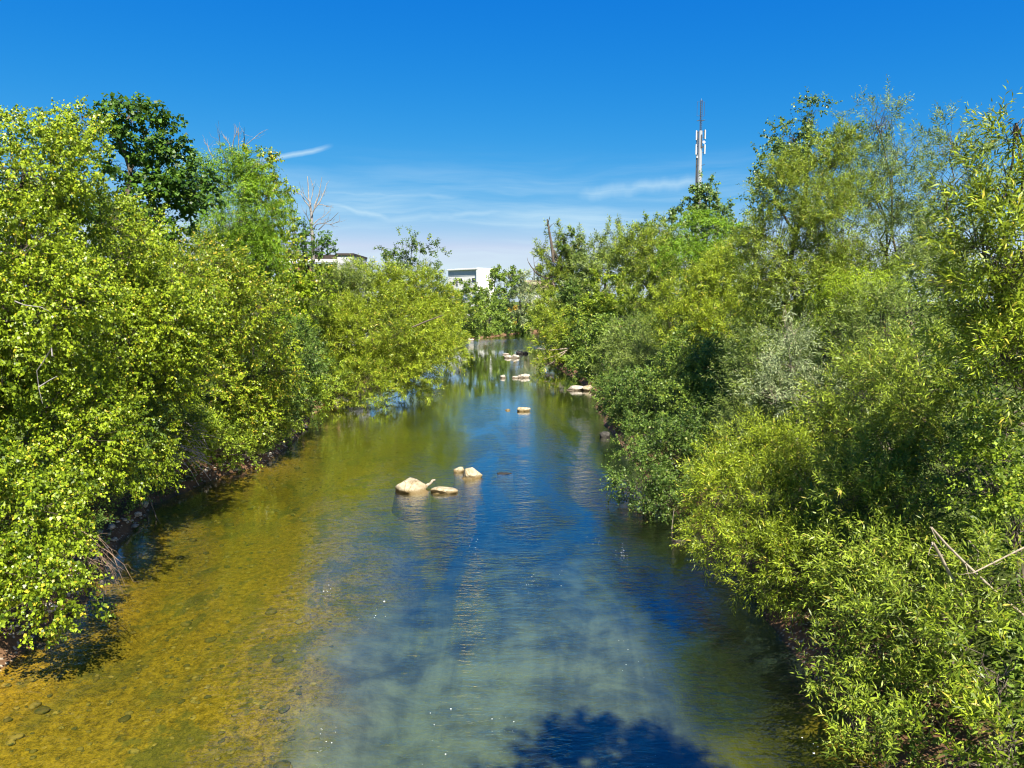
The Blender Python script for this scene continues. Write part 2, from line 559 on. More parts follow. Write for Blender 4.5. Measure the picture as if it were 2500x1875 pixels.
def sprig(kind, rs):
    """leaf places of one leafy twig that grows along +Z: points, directions, relative size"""
    P, D, S = [], [], []
    def axis_leaves(p0, dirv, L, n, ang, size0):
        dirv = norm(np.array(dirv, float))
        u = norm(np.cross(dirv, [0.3, 0.9, 0.2])); w = np.cross(dirv, u)
        bend = rs.normal(size=3) * 0.12
        for i in range(n):
            s = (i + 0.6) / n
            p = p0 + dirv * L * s + bend * L * s * s
            a = i * 2.4 + rs.uniform(-0.5, 0.5)
            rad = np.cos(a) * u + np.sin(a) * w
            th = ang * (1.15 - 0.55 * s)
            P.append(p); D.append(norm(dirv * math.cos(th) + rad * math.sin(th)))
            S.append(size0 * rs.uniform(0.7, 1.15) * (0.75 + 0.5 * math.sin(math.pi * min(1, s + 0.12))))
        return p0 + dirv * L
    if kind == 'willow':
        axis_leaves(np.zeros(3), (0, 0, 1), 0.62, 13, 0.85, 1.0)
        for k in range(3):
            a = rs.uniform(0, 6.28)
            axis_leaves(np.array([0, 0, 0.08 + 0.13 * k]), (math.cos(a) * 0.6, math.sin(a) * 0.6, 1.0), 0.34, 7, 0.8, 0.85)
    elif kind == 'poplar':
        axis_leaves(np.zeros(3), (0, 0, 1), 0.42, 9, 1.15, 1.0)
        for k in range(3):
            a = rs.uniform(0, 6.28)
            axis_leaves(np.array([0, 0, 0.05 + 0.1 * k]), (math.cos(a), math.sin(a), 0.7), 0.24, 5, 1.1, 0.9)
    elif kind == 'maple':
        for k in range(4):
            a = rs.uniform(0, 6.28)
            axis_leaves(np.array([0, 0, 0.05 + 0.08 * k]), (math.cos(a), math.sin(a), 0.55), 0.34, 6, 1.1, 1.0)
    elif kind == 'pinnate':
        for k in range(5):
            a = k * 1.26 + rs.uniform(-0.4, 0.4)
            d = norm(np.array([math.cos(a), math.sin(a), 0.55]))
            side = norm(np.cross(d, [0, 0, 1]))
            for i in range(7):
                p = np.array([0, 0, 0.02 + 0.05 * k]) + d * (0.06 + 0.055 * i) + np.array([0, 0, -0.012 * i * i * 0.25])
                for sgn in (-1, 1):
                    P.append(p); D.append(norm(side * sgn + d * 0.35)); S.append(rs.uniform(0.8, 1.1) * (1.05 - 0.06 * i))
    else:  # round small leaves
        axis_leaves(np.zeros(3), (0, 0, 1), 0.40, 10, 1.0, 1.0)
        for k in range(4):
            a = rs.uniform(0, 6.28)
            axis_leaves(np.array([0, 0, 0.04 + 0.08 * k]), (math.cos(a), math.sin(a), 0.9), 0.24, 6, 1.0, 0.9)
    return np.array(P), np.array(D), np.array(S)


# leaf length, width, widest point, gravity on the leaf, upward growth of twigs, upward facing of leaves
KIND = {
    'willow': dict(l=0.125, w=0.026, mid=0.42, g=0.10, up=0.55, face=0.45),
    'poplar': dict(l=0.085, w=0.074, mid=0.36, g=0.75, up=0.10, face=0.30),
    'maple': dict(l=0.150, w=0.150, mid=0.45, g=0.55, up=0.15, face=0.75),
    'pinnate': dict(l=0.062, w=0.026, mid=0.50, g=0.25, up=0.20, face=0.85),
    'round': dict(l=0.062, w=0.044, mid=0.45, g=0.15, up=0.40, face=0.50),
}
SPRIGS = {k: [sprig(k, np.random.RandomState(100 + 7 * i)) for i in range(8)] for k in KIND}
CAM = np.array([0, 0, CAMH])
TRI = [0]


def rand_dirs(rs, n):
    return norm(rs.normal(size=(n, 3)))


def leaves_on(base, axis_v, scale, kind, lsize, rs, hang=0.0, shade=None):
    """leaf quads for twigs at base (n,3) along axis_v (n,3); returns verts (m,4,3), tone, age"""
    K = KIND[kind]
    out, tone, age = [], [], []
    pick = rs.randint(0, 8, len(base))
    for s in range(8):
        m = pick == s
        n = int(m.sum())
        if not n:
            continue
        P, D, S = SPRIGS[kind][s]
        z = norm(axis_v[m])
        x = norm(np.cross(z, rand_dirs(rs, n)))
        y = np.cross(z, x)
        Rm = np.stack([x, y, z], -1)                       # columns
        sc = scale[m][:, None, None]
        p = base[m][:, None, :] + np.einsum('nij,kj->nki', Rm, P) * sc
        ln = np.einsum('k,i->ik', np.einsum('kj->k', P * [[0, 0, 1]]), scale[m])
        p[..., 2] -= hang * ln ** 2
        d = np.einsum('nij,kj->nki', Rm, D) + rs.normal(size=p.shape) * 0.16
        d[..., 2] -= K['g'] + hang * 0.8
        d = norm(d)
        nn = rs.normal(size=p.shape) * 0.55 + z[:, None, :] * 0.25
        nn[..., 2] += K['face'] + 0.25
        nn[..., 1] -= 0.30                                  # leaves turn to the light
        nn = norm(nn - d * np.sum(nn * d, -1, keepdims=True))
        sd_ = np.cross(d, nn)
        L = (lsize * S[None, :] * rs.uniform(0.8, 1.2, size=p.shape[:2]))[..., None]
        Wd = L * (K['w'] / K['l'])
        mid = p + d * L * K['mid']
        tip = p + d * L - nn * L * 0.16
        fold = nn * Wd * 0.18
        q = np.stack([p, mid + sd_ * Wd * 0.5 + fold, tip, mid - sd_ * Wd * 0.5 + fold], 2)
        out.append(q.reshape(-1, 4, 3))
        st = rs.normal(size=n) * 0.15 + (0 if shade is None else shade[m])
        young = 0.35 * (P[:, 2] / max(P[:, 2].max(), 1e-3) - 0.5)
        tone.append(np.clip(0.5 + st[:, None] + young[None, :] + rs.normal(size=p.shape[:2]) * 0.20, 0, 1).ravel())
        age.append(rs.uniform(size=p.shape[:2]).ravel())
    return np.concatenate(out), np.concatenate(tone), np.concatenate(age)


def lobe_ellipsoid(lb):
    if lb[0] == 'place':
        return np.array(lb[1:4], float), np.array(lb[4:7], float)
    px, py, D, rx, ry = lb[:5]
    c = unproject(px, py, D)
    a, b = rx * D / FPX, ry * D / FPX
    dep = lb[5] if len(lb) > 5 and lb[5] else 0.5 * (a + b) * 0.95
    return c, np.array([a, dep, b])


def crown_mesh(lobes, kind, cover, lmul, rs, hang=0.0, wood=None, twig=0.22, far_keep=0.2, rough=0.26):
    K = KIND[kind]
    B, A, SCL, LS, SH = [], [], [], [], []
    tw_a, tw_b = [], []
    for lb in lobes:
        C, Rr = lobe_ellipsoid(lb)
        world_lobe = lb[0] == 'place'
        sparse = 1.0 if world_lobe else lb[6] if len(lb) > 6 else 1.0
        D = abs(lb[2])
        lsz = max(K['l'] * lmul, (3.5 if kind == 'willow' else 2.4) * D / 774.0 * lmul)
        pw = lsz * lsz * K['w'] / K['l'] * 0.5
        pp = 1.6
        a, b, c = Rr
        area = 4 * math.pi * (((a * b) ** pp + (a * c) ** pp + (b * c) ** pp) / 3) ** (1 / pp)
        nleaf = (1.12 if D < 40 else 0.95) * cover * sparse * area / pw
        per = len(SPRIGS[kind][0][0])
        ratio = lsz / K['l']
        nsp = max(6, int(nleaf / per))
        pr = max(0.30 * min(a, b, c), 0.16)
        npf = int(np.clip(area / (pr * pr * 2.6), 8, 90))
        pd = rand_dirs(rs, npf)
        bump = 1.0 + rough * (np.sin(pd @ rs.normal(size=3) * 3 + rs.uniform(0, 6)) * 0.5 + np.sin(pd @ rs.normal(size=3) * 6 + rs.uniform(0, 6)) * 0.4) + rs.normal(size=npf) * 0.08
        pc = C + pd * Rr * (0.74 * bump)[:, None]
        prr = pr * rs.uniform(0.65, 1.35, npf)
        which = rs.choice(npf, nsp, p=prr ** 2 / np.sum(prr ** 2))
        dv = rand_dirs(rs, nsp)
        dv[:, 2] += 0.15
        dv = norm(dv)
        pos = pc[which] + dv * (prr[which] * (1 - np.abs(rs.normal(size=nsp)) * 0.28))[:, None]
        rel = (pos - C) / Rr
        rr = np.linalg.norm(rel, axis=1)
        outw = norm(rel / Rr)
        side = np.sum(outw * norm(CAM - C)[None], 1)
        keep = (rr > 0.42) & ((side > -0.15) | (rs.uniform(size=nsp) < far_keep))
        keep &= pos[:, 2] > np.maximum(terrain_z(pos[:, 0], pos[:, 1]) + 0.10, 0.12)
        ax = dv * 0.75 + outw * 0.55 + rs.normal(size=dv.shape) * 0.28
        ax[:, 2] += K['up']
        ax = norm(ax)
        s = ratio ** 0.55 * rs.uniform(0.75, 1.25, nsp)
        B.append(pos[keep]); A.append(ax[keep]); SCL.append(s[keep]); LS.append(np.full(int(keep.sum()), lsz)); SH.append((rs.normal(size=npf) * 0.17)[which][keep] + rs.normal() * 0.06)
        if wood is not None:
            tk = keep & (rs.uniform(size=nsp) < twig)
            tw_a.append(pc[which][tk] * 0.7 + C * 0.3); tw_b.append(pos[tk] + ax[tk] * 0.25 * s[tk][:, None])
            sel = rs.uniform(size=npf) < 0.45
            thick = 0.008 + 0.004 * min(a, c)
            nsel = int(sel.sum())
            st = C + rs.normal(size=(nsel, 3)) * Rr * 0.16 - np.array([0, 0, 0.3 * c])
            md = st * 0.5 + pc[sel] * 0.5 + rs.normal(size=(nsel, 3)) * Rr * 0.09
            wood.sticks(st, md, thick, thick * 0.7)
            wood.sticks(md, pc[sel], thick * 0.7, thick * 0.35)
    if wood is not None and tw_a:
        wood.sticks(np.concatenate(tw_a), np.concatenate(tw_b), 0.007, 0.003)
    Vs, Ts, As = [], [], []
    Hc = np.concatenate(SH)
    Bc, Ac, Sc_, Lc = np.concatenate(B), np.concatenate(A), np.concatenate(SCL), np.concatenate(LS)
    for lv in np.unique(Lc):
        mm = Lc == lv
        v, t, g = leaves_on(Bc[mm], Ac[mm], Sc_[mm], kind, lv, rs, hang, Hc[mm])
        Vs.append(v); Ts.append(t); As.append(g)
    V, T, G = np.concatenate(Vs), np.concatenate(Ts), np.concatenate(As)
    TRI[0] += 2 * len(V)
    return V, T, G


def leaf_object(name, V, T, G, mat, parent, origin):
    me = mesh_np(name, V.reshape(-1, 3) - np.asarray(origin), 4, np.arange(len(V) * 4))
    for nm, arr in (('leaf_tone', T), ('leaf_age', G)):
        at = me.attributes.new(nm, 'FLOAT', 'FACE')
        at.data.foreach_set('value', np.ascontiguousarray(arr, dtype=np.float32))
    return link(name, me, mat, parent)


def bend_path(a, b, rs, n=6, sag=0.0, wob=0.08):
    a, b = np.asarray(a, float), np.asarray(b, float)
    t = np.linspace(0, 1, n)[:, None]
    L = np.linalg.norm(b - a)
    p = a + (b - a) * t
    off = rs.normal(size=(n, 3)) * L * wob * np.sin(np.pi * t)
    p = p + off
    p[:, 2] += sag * L * (t * (1 - t))[:, 0] * 4
    return p


def tree(name, label, cat, base, kind, mat, lobes, cover=1.5, lmul=1.0, hang=0.0, trunk_r=0.16, stems=1, bark='bark', group=None,
         twig=0.22, seed=None, far_keep=0.2, rough=0.26):
    rs = np.random.RandomState(seed if seed is not None else (sum(ord(ch) for ch in label) * 7 + len(lobes)) % 100003)
    bx, by = base
    bz = max(float(terrain_z(bx, by)), 0.0) - 0.15
    root = empty(name, (bx, by, bz))
    tag(root, label, cat, group)
    o = np.array([bx, by, bz])
    w = Wood()
    cs = [lobe_ellipsoid(l) for l in lobes]
    ctr = np.mean([c for c, _ in cs], 0)
    top = max(cs, key=lambda c: c[0][2])
    for k in range(stems):
        b0 = o + np.array([rs.uniform(-0.35, 0.35), rs.uniform(-0.3, 0.3), 0]) * (stems > 1)
        goal = top[0] if stems == 1 else cs[rs.randint(len(cs))][0]
        mid = (b0 * 0.45 + goal * 0.35 + ctr * 0.2)
        mid[2] = b0[2] + 0.5 * max(goal[2] - b0[2], 0.4)
        p = np.concatenate([bend_path(b0, mid, rs, 5, 0, 0.04)[:-1], bend_path(mid, goal, rs, 6, 0, 0.05)])
        r = np.linspace(1.0, 0.22, len(p)) * trunk_r / math.sqrt(stems)
        r[0] *= 1.35
        w.tube(p, r, 8)
        if k == 0:
            spine, sr = p, r
    for c, rad in cs:
        d = np.linalg.norm(spine - c, axis=1) + np.maximum(spine[:, 2] - c[2], 0) * 1.5
        i = int(np.argmin(d))
        i = max(2, i - 1)
        if np.linalg.norm(spine[i] - c) > 0.25:
            pth = bend_path(spine[i], c, rs, 5, 0.06, 0.05)
            w.tube(pth, np.linspace(min(sr[i] * 0.75, 0.05 + 0.02 * rad[0]), 0.018, 5), 5)
    V, T, G = crown_mesh(lobes, kind, cover, lmul, rs, hang, w, twig, far_keep, rough)
    w.build('trunk', M[bark], root, o)
    leaf_object('crown', V, T, G, M[mat], root, o)
    return root


# --- left bank, near to far -------------------------------------------------
near_poplar = tree('poplar_tree', 'big bright poplar overhanging the water at the left edge of the picture', 'tree', (-12.8, 18.0), 'poplar', 'poplar',
     [(60, 410, 18, 165, 135), (190, 320, 19, 50, 60), (210, 600, 20.5, 190, 170), (20, 760, 16.5, 260, 260), (330, 800, 21.5, 210, 230),
      (-220, 620, 15.5, 260, 420), (140, 1070, 17, 230, 190), (40, 1270, 14.0, 170, 170), (300, 1060, 21.5, 130, 120), (120, 1430, 13.0, 95, 120),
      (-120, 1330, 13, 150, 260)], cover=1.3, lmul=0.77, hang=0.25, far_keep=0.35, trunk_r=0.24, stems=2)
tree('poplar_tree', 'second poplar from the left edge, its drooping leaves in front of the dark maple', 'tree', (-14.0, 29), 'poplar', 'poplar_b',
     [(470, 670, 27, 130, 95), (520, 760, 28.5, 180, 140), (450, 900, 27, 160, 150), (600, 880, 31, 120, 180), (585, 1010, 30, 100, 90), (400, 730, 25, 120, 130)],
     cover=1.05, lmul=0.82, hang=0.3, trunk_r=0.2, stems=2)
tree('maple_tree', 'tall dark green maple rising above the left poplars against the sky', 'tree', (-15.5, 30), 'maple', 'maple',
     [(315, 285, 30, 62, 55), (375, 345, 30, 70, 62), (320, 400, 30.5, 66, 70), (405, 430, 30, 72, 62), (460, 465, 30, 62, 48), (370, 530, 30, 90, 80), (300, 560, 31, 90, 80)],
     cover=1.25, trunk_r=0.22, rough=0.4)
tree('locust_tree', 'feathery bright green tree right of the dark maple', 'tree', (-13.2, 36), 'pinnate', 'locust',
     [(540, 440, 36, 85, 60), (600, 440, 36.5, 70, 60), (625, 520, 36, 75, 90), (560, 550, 35, 100, 90), (620, 640, 36, 90, 90), (540, 660, 35, 90, 80)], cover=1.1, trunk_r=0.2)
tree('poplar_tree', 'loose yellowish tree whose sprays reach into the sky right of the feathery tree', 'tree', (-13.6, 41), 'poplar', 'poplar_b',
     [(655, 530, 41, 50, 100), (680, 610, 41, 55, 60), (620, 400, 40, 45, 45), (650, 460, 40.5, 30, 50), (715, 560, 42, 20, 30, None, 0.5)], cover=1.0, hang=0.15, trunk_r=0.15, rough=0.45)
tree('poplar_tree', 'low spreading yellow-green tree in front of the roofed shed', 'tree', (-14.6, 47), 'poplar', 'poplar_b',
     [(680, 645, 46, 80, 36), (760, 675, 47, 75, 36), (660, 720, 45, 100, 60)], cover=1.1, hang=0.2, trunk_r=0.14)
tree('bush', 'lime-yellow bush left of the big round willow', 'bush', (-13.0, 46), 'round', 'lime', [(730, 740, 46, 70, 60), (690, 790, 45, 60, 60)], cover=1.2, trunk_r=0.07, stems=3)
tree('bush', 'fresh green feathery bush below the lime-yellow bush', 'bush', (-12.4, 37), 'pinnate', 'locust', [(620, 770, 37, 90, 80), (580, 850, 36, 60, 80)], cover=1.1, trunk_r=0.07, stems=3)
tree('bush', 'dark green thicket on the left bank beside the second poplar', 'bush', (-12.2, 33), 'round', 'bush_d',
     [(670, 860, 34, 90, 90), (650, 960, 33, 80, 90), (700, 940, 36, 70, 90), (745, 880, 40, 60, 90)], cover=1.3, trunk_r=0.06, stems=4)
tree('bush', 'bright green bush on the left bank where the dark thicket meets the willow', 'bush', (-12.1, 41), 'round', 'bush_b',
     [(780, 930, 42, 55, 60), (740, 980, 38, 60, 55)], cover=1.2, trunk_r=0.05, stems=3)
tree('willow_tree', 'big round yellow-green willow leaning over the left side of the river', 'tree', (-13.0, 52), 'willow', 'willow_y',
     [(890, 735, 54, 120, 75), (985, 735, 53, 110, 80), (825, 760, 55, 80, 75), (1050, 765, 54, 55, 72), (930, 810, 50, 160, 90), (1050, 820, 52, 90, 90),
      (850, 850, 49, 100, 90), (980, 890, 50, 110, 65), (880, 940, 47, 80, 55), (1020, 940, 51, 50, 35), (1080, 772, 57, 32, 42)],
     cover=1.25, lmul=0.9, hang=0.1, trunk_r=0.22, stems=4)
tree('willow_shrub', 'pale grey-green willow shrub at the left flank of the round willow', 'bush', (-13.3, 49), 'willow', 'willow_c',
     [(790, 800, 50, 60, 80), (810, 690, 51, 45, 38), (860, 690, 52, 40, 36)], cover=1.2, lmul=0.9, trunk_r=0.07, stems=3)
tree('sapling', 'thin sparse tree with open twigs above the round willow', 'tree', (-11.5, 63), 'round', 'poplar_cool',
     [(1010, 640, 62, 75, 50, None, 0.6), (950, 655, 62, 60, 40, None, 0.6), (1045, 668, 62, 34, 34, None, 0.5), (1005, 600, 62, 35, 28, None, 0.6)], cover=1.0, lmul=0.8, trunk_r=0.09, stems=3, rough=0.5)
tree('bush', 'yellow-green bush trailing into the water at the far end of the round willow', 'bush', (-10.6, 76), 'willow', 'willow_y',
     [(1075, 800, 76, 50, 50), (1050, 850, 72, 45, 35), (1100, 850, 78, 30, 25)], cover=1.2, trunk_r=0.06, stems=3)
tree('bush', 'green bush on the far left bank under the white building', 'bush', (-11.5, 102), 'round', 'bush',
     [(1128, 728, 104, 44, 36), (1095, 745, 102, 36, 38), (1185, 738, 112, 34, 30), (1160, 780, 108, 50, 40)], cover=1.3, trunk_r=0.08, stems=3)
tree('bush', 'low green bush along the far left shore', 'bush', (-8.8, 122), 'round', 'bush', [(1180, 785, 122, 45, 35), (1150, 790, 117, 35, 30), (1215, 780, 132, 35, 35)], cover=1.3, trunk_r=0.08, stems=3)
tree('tree', 'mid green tree right of the white building', 'tree', (-4.5, 150), 'round', 'bush', [(1222, 690, 150, 22, 26), (1205, 730, 148, 36, 30), (1248, 675, 152, 18, 18), (1212, 665, 151, 8, 12)], cover=1.3, trunk_r=0.2)
tree('willow_tree', 'pale silvery tree at the far bend of the river', 'tree', (0.8, 158), 'willow', 'willow_s', [(1258, 705, 156, 24, 40), (1268, 745, 155, 28, 40), (1280, 700, 160, 18, 25)], cover=1.2, trunk_r=0.18)
tree('bush', 'small bush turning orange at the far bend', 'bush', (-1.2, 150), 'round', 'autumn', [(1250, 770, 148, 12, 18)], cover=1.0, trunk_r=0.06, stems=3)
tree('bush', 'green bush beneath the silvery tree at the far bend', 'bush', (1.5, 163), 'round', 'bush_d', [(1265, 785, 158, 40, 28), (1225, 755, 150, 22, 40)], cover=1.3, trunk_r=0.06, stems=3)
tree('tree', 'olive tree behind the silvery tree at the far bend', 'tree', (6.5, 172), 'willow', 'willow', [(1310, 730, 172, 38, 45), (1330, 770, 168, 40, 35), (1295, 775, 170, 30, 30)], cover=1.3, trunk_r=0.2)

# --- right bank, far to near -------------------------------------------------
tree('old_tree', 'old broken tree with a bare snag and an ivy clump on the far right bank', 'tree', (7.4, 100), 'willow', 'willow',
     [(1375, 575, 100, 38, 26, None, 0.6), (1350, 640, 100, 40, 30), (1395, 660, 100, 40, 50), (1345, 690, 99, 34, 28, None, 0.8), (1400, 740, 99, 40, 55), (1320, 615, 100, 14, 20, None, 0.4), (1375, 700, 99.5, 45, 45)], cover=1.7, trunk_r=0.4, rough=0.45)
tree('ivy_clump', 'dark green round ivy clump high in the old broken tree', 'ivy', (7.6, 99.2), 'round', 'bush_d', [(1395, 602, 98, 26, 24), (1405, 640, 98, 18, 28)], cover=2.2, trunk_r=0.1)
tree('willow_shrub', 'pale olive willow shrub at the foot of the old broken tree', 'bush', (5.6, 92), 'willow', 'willow', [(1350, 760, 92, 48, 40), (1320, 780, 96, 35, 30)], cover=1.2, trunk_r=0.08, stems=3)
tree('willow_tree', 'grey-green willow standing right of the old broken tree', 'tree', (9.6, 86), 'willow', 'willow_c', [(1450, 640, 87, 48, 55), (1430, 720, 86, 50, 60), (1500, 610, 86, 42, 50), (1480, 690, 85, 55, 60)], cover=1.2, trunk_r=0.2, stems=2)
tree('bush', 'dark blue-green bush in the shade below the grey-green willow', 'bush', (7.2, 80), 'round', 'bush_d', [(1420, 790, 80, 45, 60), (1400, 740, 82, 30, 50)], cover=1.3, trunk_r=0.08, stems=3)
tree('bush', 'rounded bright green bush in front of the grey-green willow', 'bush', (9.0, 72), 'round', 'bush_b', [(1490, 720, 73, 70, 50), (1520, 770, 71, 60, 45), (1450, 770, 72, 45, 40)], cover=1.3, trunk_r=0.1, stems=3)
tree('willow_shrub', 'yellow-green shrub dipping its branches into the river on the right bank', 'bush', (5.6, 75), 'willow', 'willow_y',
     [(1360, 800, 77, 50, 40), (1345, 850, 75, 50, 35), (1400, 830, 74, 40, 35), (1340, 885, 73.5, 35, 14)], cover=1.15, hang=0.1, trunk_r=0.09, stems=4)
tree('poplar_tree', 'pointed poplar standing in front of the radio mast', 'tree', (20.0, 82), 'poplar', 'poplar_cool',
     [(1725, 465, 80, 30, 32), (1718, 500, 80, 42, 36), (1735, 535, 80, 48, 36), (1680, 530, 80, 28, 32), (1790, 560, 79, 28, 24), (1730, 620, 79, 70, 50)], cover=1.7, trunk_r=0.25, rough=0.4)
tree('tree', 'dark topped green tree left of the pointed poplar', 'tree', (16.0, 78), 'round', 'bush', [(1565, 565, 78, 22, 30), (1610, 560, 78, 36, 24), (1560, 620, 77, 50, 50)], cover=1.3, trunk_r=0.2)
tree('willow_tree', 'light green willow between the bright bush and the pointed poplar', 'tree', (12.5, 64), 'willow', 'willow', [(1580, 640, 65, 70, 65), (1540, 620, 66, 50, 50), (1620, 600, 65, 50, 50), (1570, 730, 63, 70, 60), (1640, 660, 63, 60, 60)], cover=1.2, trunk_r=0.18, stems=2)
tree('tree', 'feathery fresh green tree below the radio mast', 'tree', (14.5, 54), 'pinnate', 'locust', [(1720, 575, 54, 80, 50), (1770, 610, 54, 60, 60), (1680, 630, 53, 70, 60), (1730, 680, 53, 90, 60)], cover=1.1, trunk_r=0.18)
tree('willow_tree', 'yellow-flecked willow in the middle of the right bank', 'tree', (11.0, 43), 'willow', 'willow_y', [(1720, 720, 43, 90, 70), (1800, 690, 43, 80, 90), (1690, 800, 42, 90, 70), (1780, 820, 41, 110, 80), (1640, 760, 44, 50, 60)], cover=1.25, lmul=0.95, trunk_r=0.16, stems=3)
tree('bush', 'mid green bush at the waterline left of the yellow-flecked willow', 'bush', (7.0, 58), 'round', 'bush', [(1460, 860, 60, 50, 45), (1440, 820, 63, 45, 40), (1500, 820, 59, 50, 45)], cover=1.3, trunk_r=0.07, stems=3)
tree('bush', 'pale green bush rising over the flat riverside rocks on the right', 'bush', (7.5, 48), 'willow', 'willow_c', [(1560, 840, 49, 80, 60), (1500, 890, 50, 50, 50), (1580, 900, 46, 60, 50)], cover=1.25, trunk_r=0.08, stems=4)
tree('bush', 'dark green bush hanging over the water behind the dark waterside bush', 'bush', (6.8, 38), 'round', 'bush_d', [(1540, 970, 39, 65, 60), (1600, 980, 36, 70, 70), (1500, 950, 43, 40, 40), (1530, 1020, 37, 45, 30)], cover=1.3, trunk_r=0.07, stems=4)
tree('bush', 'glossy mid green bush in the middle of the right bank above the dark waterside bush', 'bush', (8.8, 33), 'round', 'bush', [(1680, 900, 34, 90, 80), (1760, 930, 32, 90, 90), (1700, 1000, 31, 90, 70)], cover=1.25, trunk_r=0.08, stems=4)
tree('willow_tree', 'tall olive willow on the right bank, its stems showing against the light', 'tree', (11.2, 28), 'willow', 'willow',
     [(1960, 500, 28, 110, 100), (1900, 600, 28, 90, 100), (2020, 420, 28, 80, 80), (2060, 560, 27, 110, 110), (1960, 680, 27, 130, 90), (1880, 760, 28, 90, 80), (2090, 680, 26, 100, 70)], cover=1.0, trunk_r=0.16, stems=4)
tree('poplar_tree', 'dark small-leaved poplar peeking out left of the tall olive willow', 'tree', (10.6, 31), 'poplar', 'poplar_cool',
     [(1975, 290, 30, 38, 40), (1935, 340, 30, 55, 45), (1900, 410, 30, 48, 50), (1990, 370, 30, 60, 50), (1865, 480, 30, 34, 60, None, 0.8), (1850, 570, 30, 30, 55, None, 0.7), (2050, 350, 30, 50, 40)], cover=0.9, trunk_r=0.16, rough=0.4)
tree('willow_tree', 'airy silver willow whose twig tips stand against the sky on the right', 'tree', (14.0, 27), 'willow', 'willow_c',
     [(2140, 300, 28, 55, 70, None, 0.33), (2190, 370, 28, 75, 75, None, 0.36), (2130, 420, 27.5, 60, 60, None, 0.5), (2200, 480, 27, 90, 80, None, 0.55), (2200, 600, 26, 110, 80, None, 0.8)], cover=1.0, trunk_r=0.13, stems=4, rough=0.5)
tree('willow_tree', 'second airy willow between the silver willow and the near right willow', 'tree', (15.0, 24), 'willow', 'willow_c',
     [(2330, 350, 25, 70, 60, None, 0.36), (2370, 400, 24.5, 70, 70, None, 0.4), (2310, 460, 24.5, 80, 70, None, 0.6), (2320, 570, 24, 100, 80, None, 0.8), (2290, 680, 23, 100, 70)], cover=1.0, trunk_r=0.12, stems=3, rough=0.5)
tree('willow_tree', 'long-leaved willow filling the right edge of the picture', 'tree', (9.4, 12), 'willow', 'willow_y',
     [(2480, 300, 11.8, 40, 100, None, 0.4), (2450, 450, 12, 80, 90, None, 0.8), (2400, 570, 12.2, 100, 100, None, 0.9), (2480, 640, 11.6, 100, 130), (2400, 740, 12.4, 110, 110), (2470, 880, 11.8, 110, 130), (2580, 820, 11.8, 90, 170)],
     cover=1.0, lmul=1.1, trunk_r=0.13, stems=4)
tree('bush', 'lime-green climbing leaves above the silver sapling on the right bank', 'bush', (9.6, 20), 'pinnate', 'lime', [(2090, 730, 20.5, 90, 50), (2150, 700, 21, 70, 40), (2030, 790, 20.5, 45, 45)], cover=1.1, trunk_r=0.06, stems=3)
tree('willow_shrub', 'silver-leaved willow sapling standing out pale in the middle of the right bank', 'bush', (7.2, 19), 'willow', 'willow_s',
     [(1925, 800, 19.5, 26, 70, None, 0.6), (1940, 890, 19, 50, 50, None, 0.75), (1900, 960, 18.7, 70, 42, None, 0.8), (1980, 970, 18.5, 70, 45, None, 0.75)], cover=0.9, lmul=0.95, trunk_r=0.05, stems=3, bark='bark_pale')
tree('willow_shrub', 'blue-green willow thicket behind the silver sapling', 'bush', (9.0, 22.5), 'willow', 'willow_c',
     [(1880, 900, 24, 100, 100), (1850, 1020, 24, 100, 80), (2060, 880, 21.5, 110, 90), (2180, 820, 19.5, 110, 100)], cover=1.05, trunk_r=0.07, stems=4)
tree('willow_shrub', 'deep green willow thicket under the long-leaved willow', 'bush', (8.6, 16.5), 'willow', 'willow',
     [(2130, 980, 17, 130, 110), (2270, 930, 15.5, 120, 120), (2300, 1080, 14.5, 130, 110), (2190, 1100, 15, 110, 90), (2060, 1040, 17, 90, 60)], cover=1.05, trunk_r=0.07, stems=4)
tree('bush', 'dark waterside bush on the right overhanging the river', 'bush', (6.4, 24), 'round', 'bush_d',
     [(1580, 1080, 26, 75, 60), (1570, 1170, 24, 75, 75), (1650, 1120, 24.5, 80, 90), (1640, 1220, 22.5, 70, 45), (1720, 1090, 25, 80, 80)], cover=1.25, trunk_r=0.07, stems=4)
tree('willow_shrub', 'sunlit yellow-green willow bush bulging over the water at the right front', 'bush', (6.6, 16.2), 'willow', 'willow_y',
     [(1830, 1120, 17.6, 95, 75), (1770, 1220, 17, 85, 85), (1880, 1250, 16, 110, 100), (1960, 1150, 16.5, 100, 80), (1850, 1370, 15.4, 95, 90), (1960, 1380, 14.8, 110, 100), (1740, 1320, 16.6, 55, 65),
      (1740, 1130, 18, 25, 50, None, 0.7)], cover=1.15, lmul=0.78, trunk_r=0.07, stems=5)
tree('willow_shrub', 'olive willow bush between the sunlit bulging bush and the pale dead stems', 'bush', (7.0, 13.8), 'willow', 'willow',
     [(2090, 1210, 14.4, 110, 90), (2110, 1360, 13.6, 110, 100), (2220, 1260, 13.6, 100, 90), (2060, 1480, 13.0, 80, 70), (2200, 1420, 12.6, 110, 90)], cover=1.05, trunk_r=0.06, stems=4)
tree('bush', 'bright green bindweed patch at the right edge below the long-leaved willow', 'bush', (8.1, 11.8), 'round', 'bush_b',
     [(2420, 1180, 12, 90, 70), (2480, 1280, 11.6, 70, 80), (2450, 1090, 12.2, 80, 50)], cover=1.2, trunk_r=0.04, stems=3)
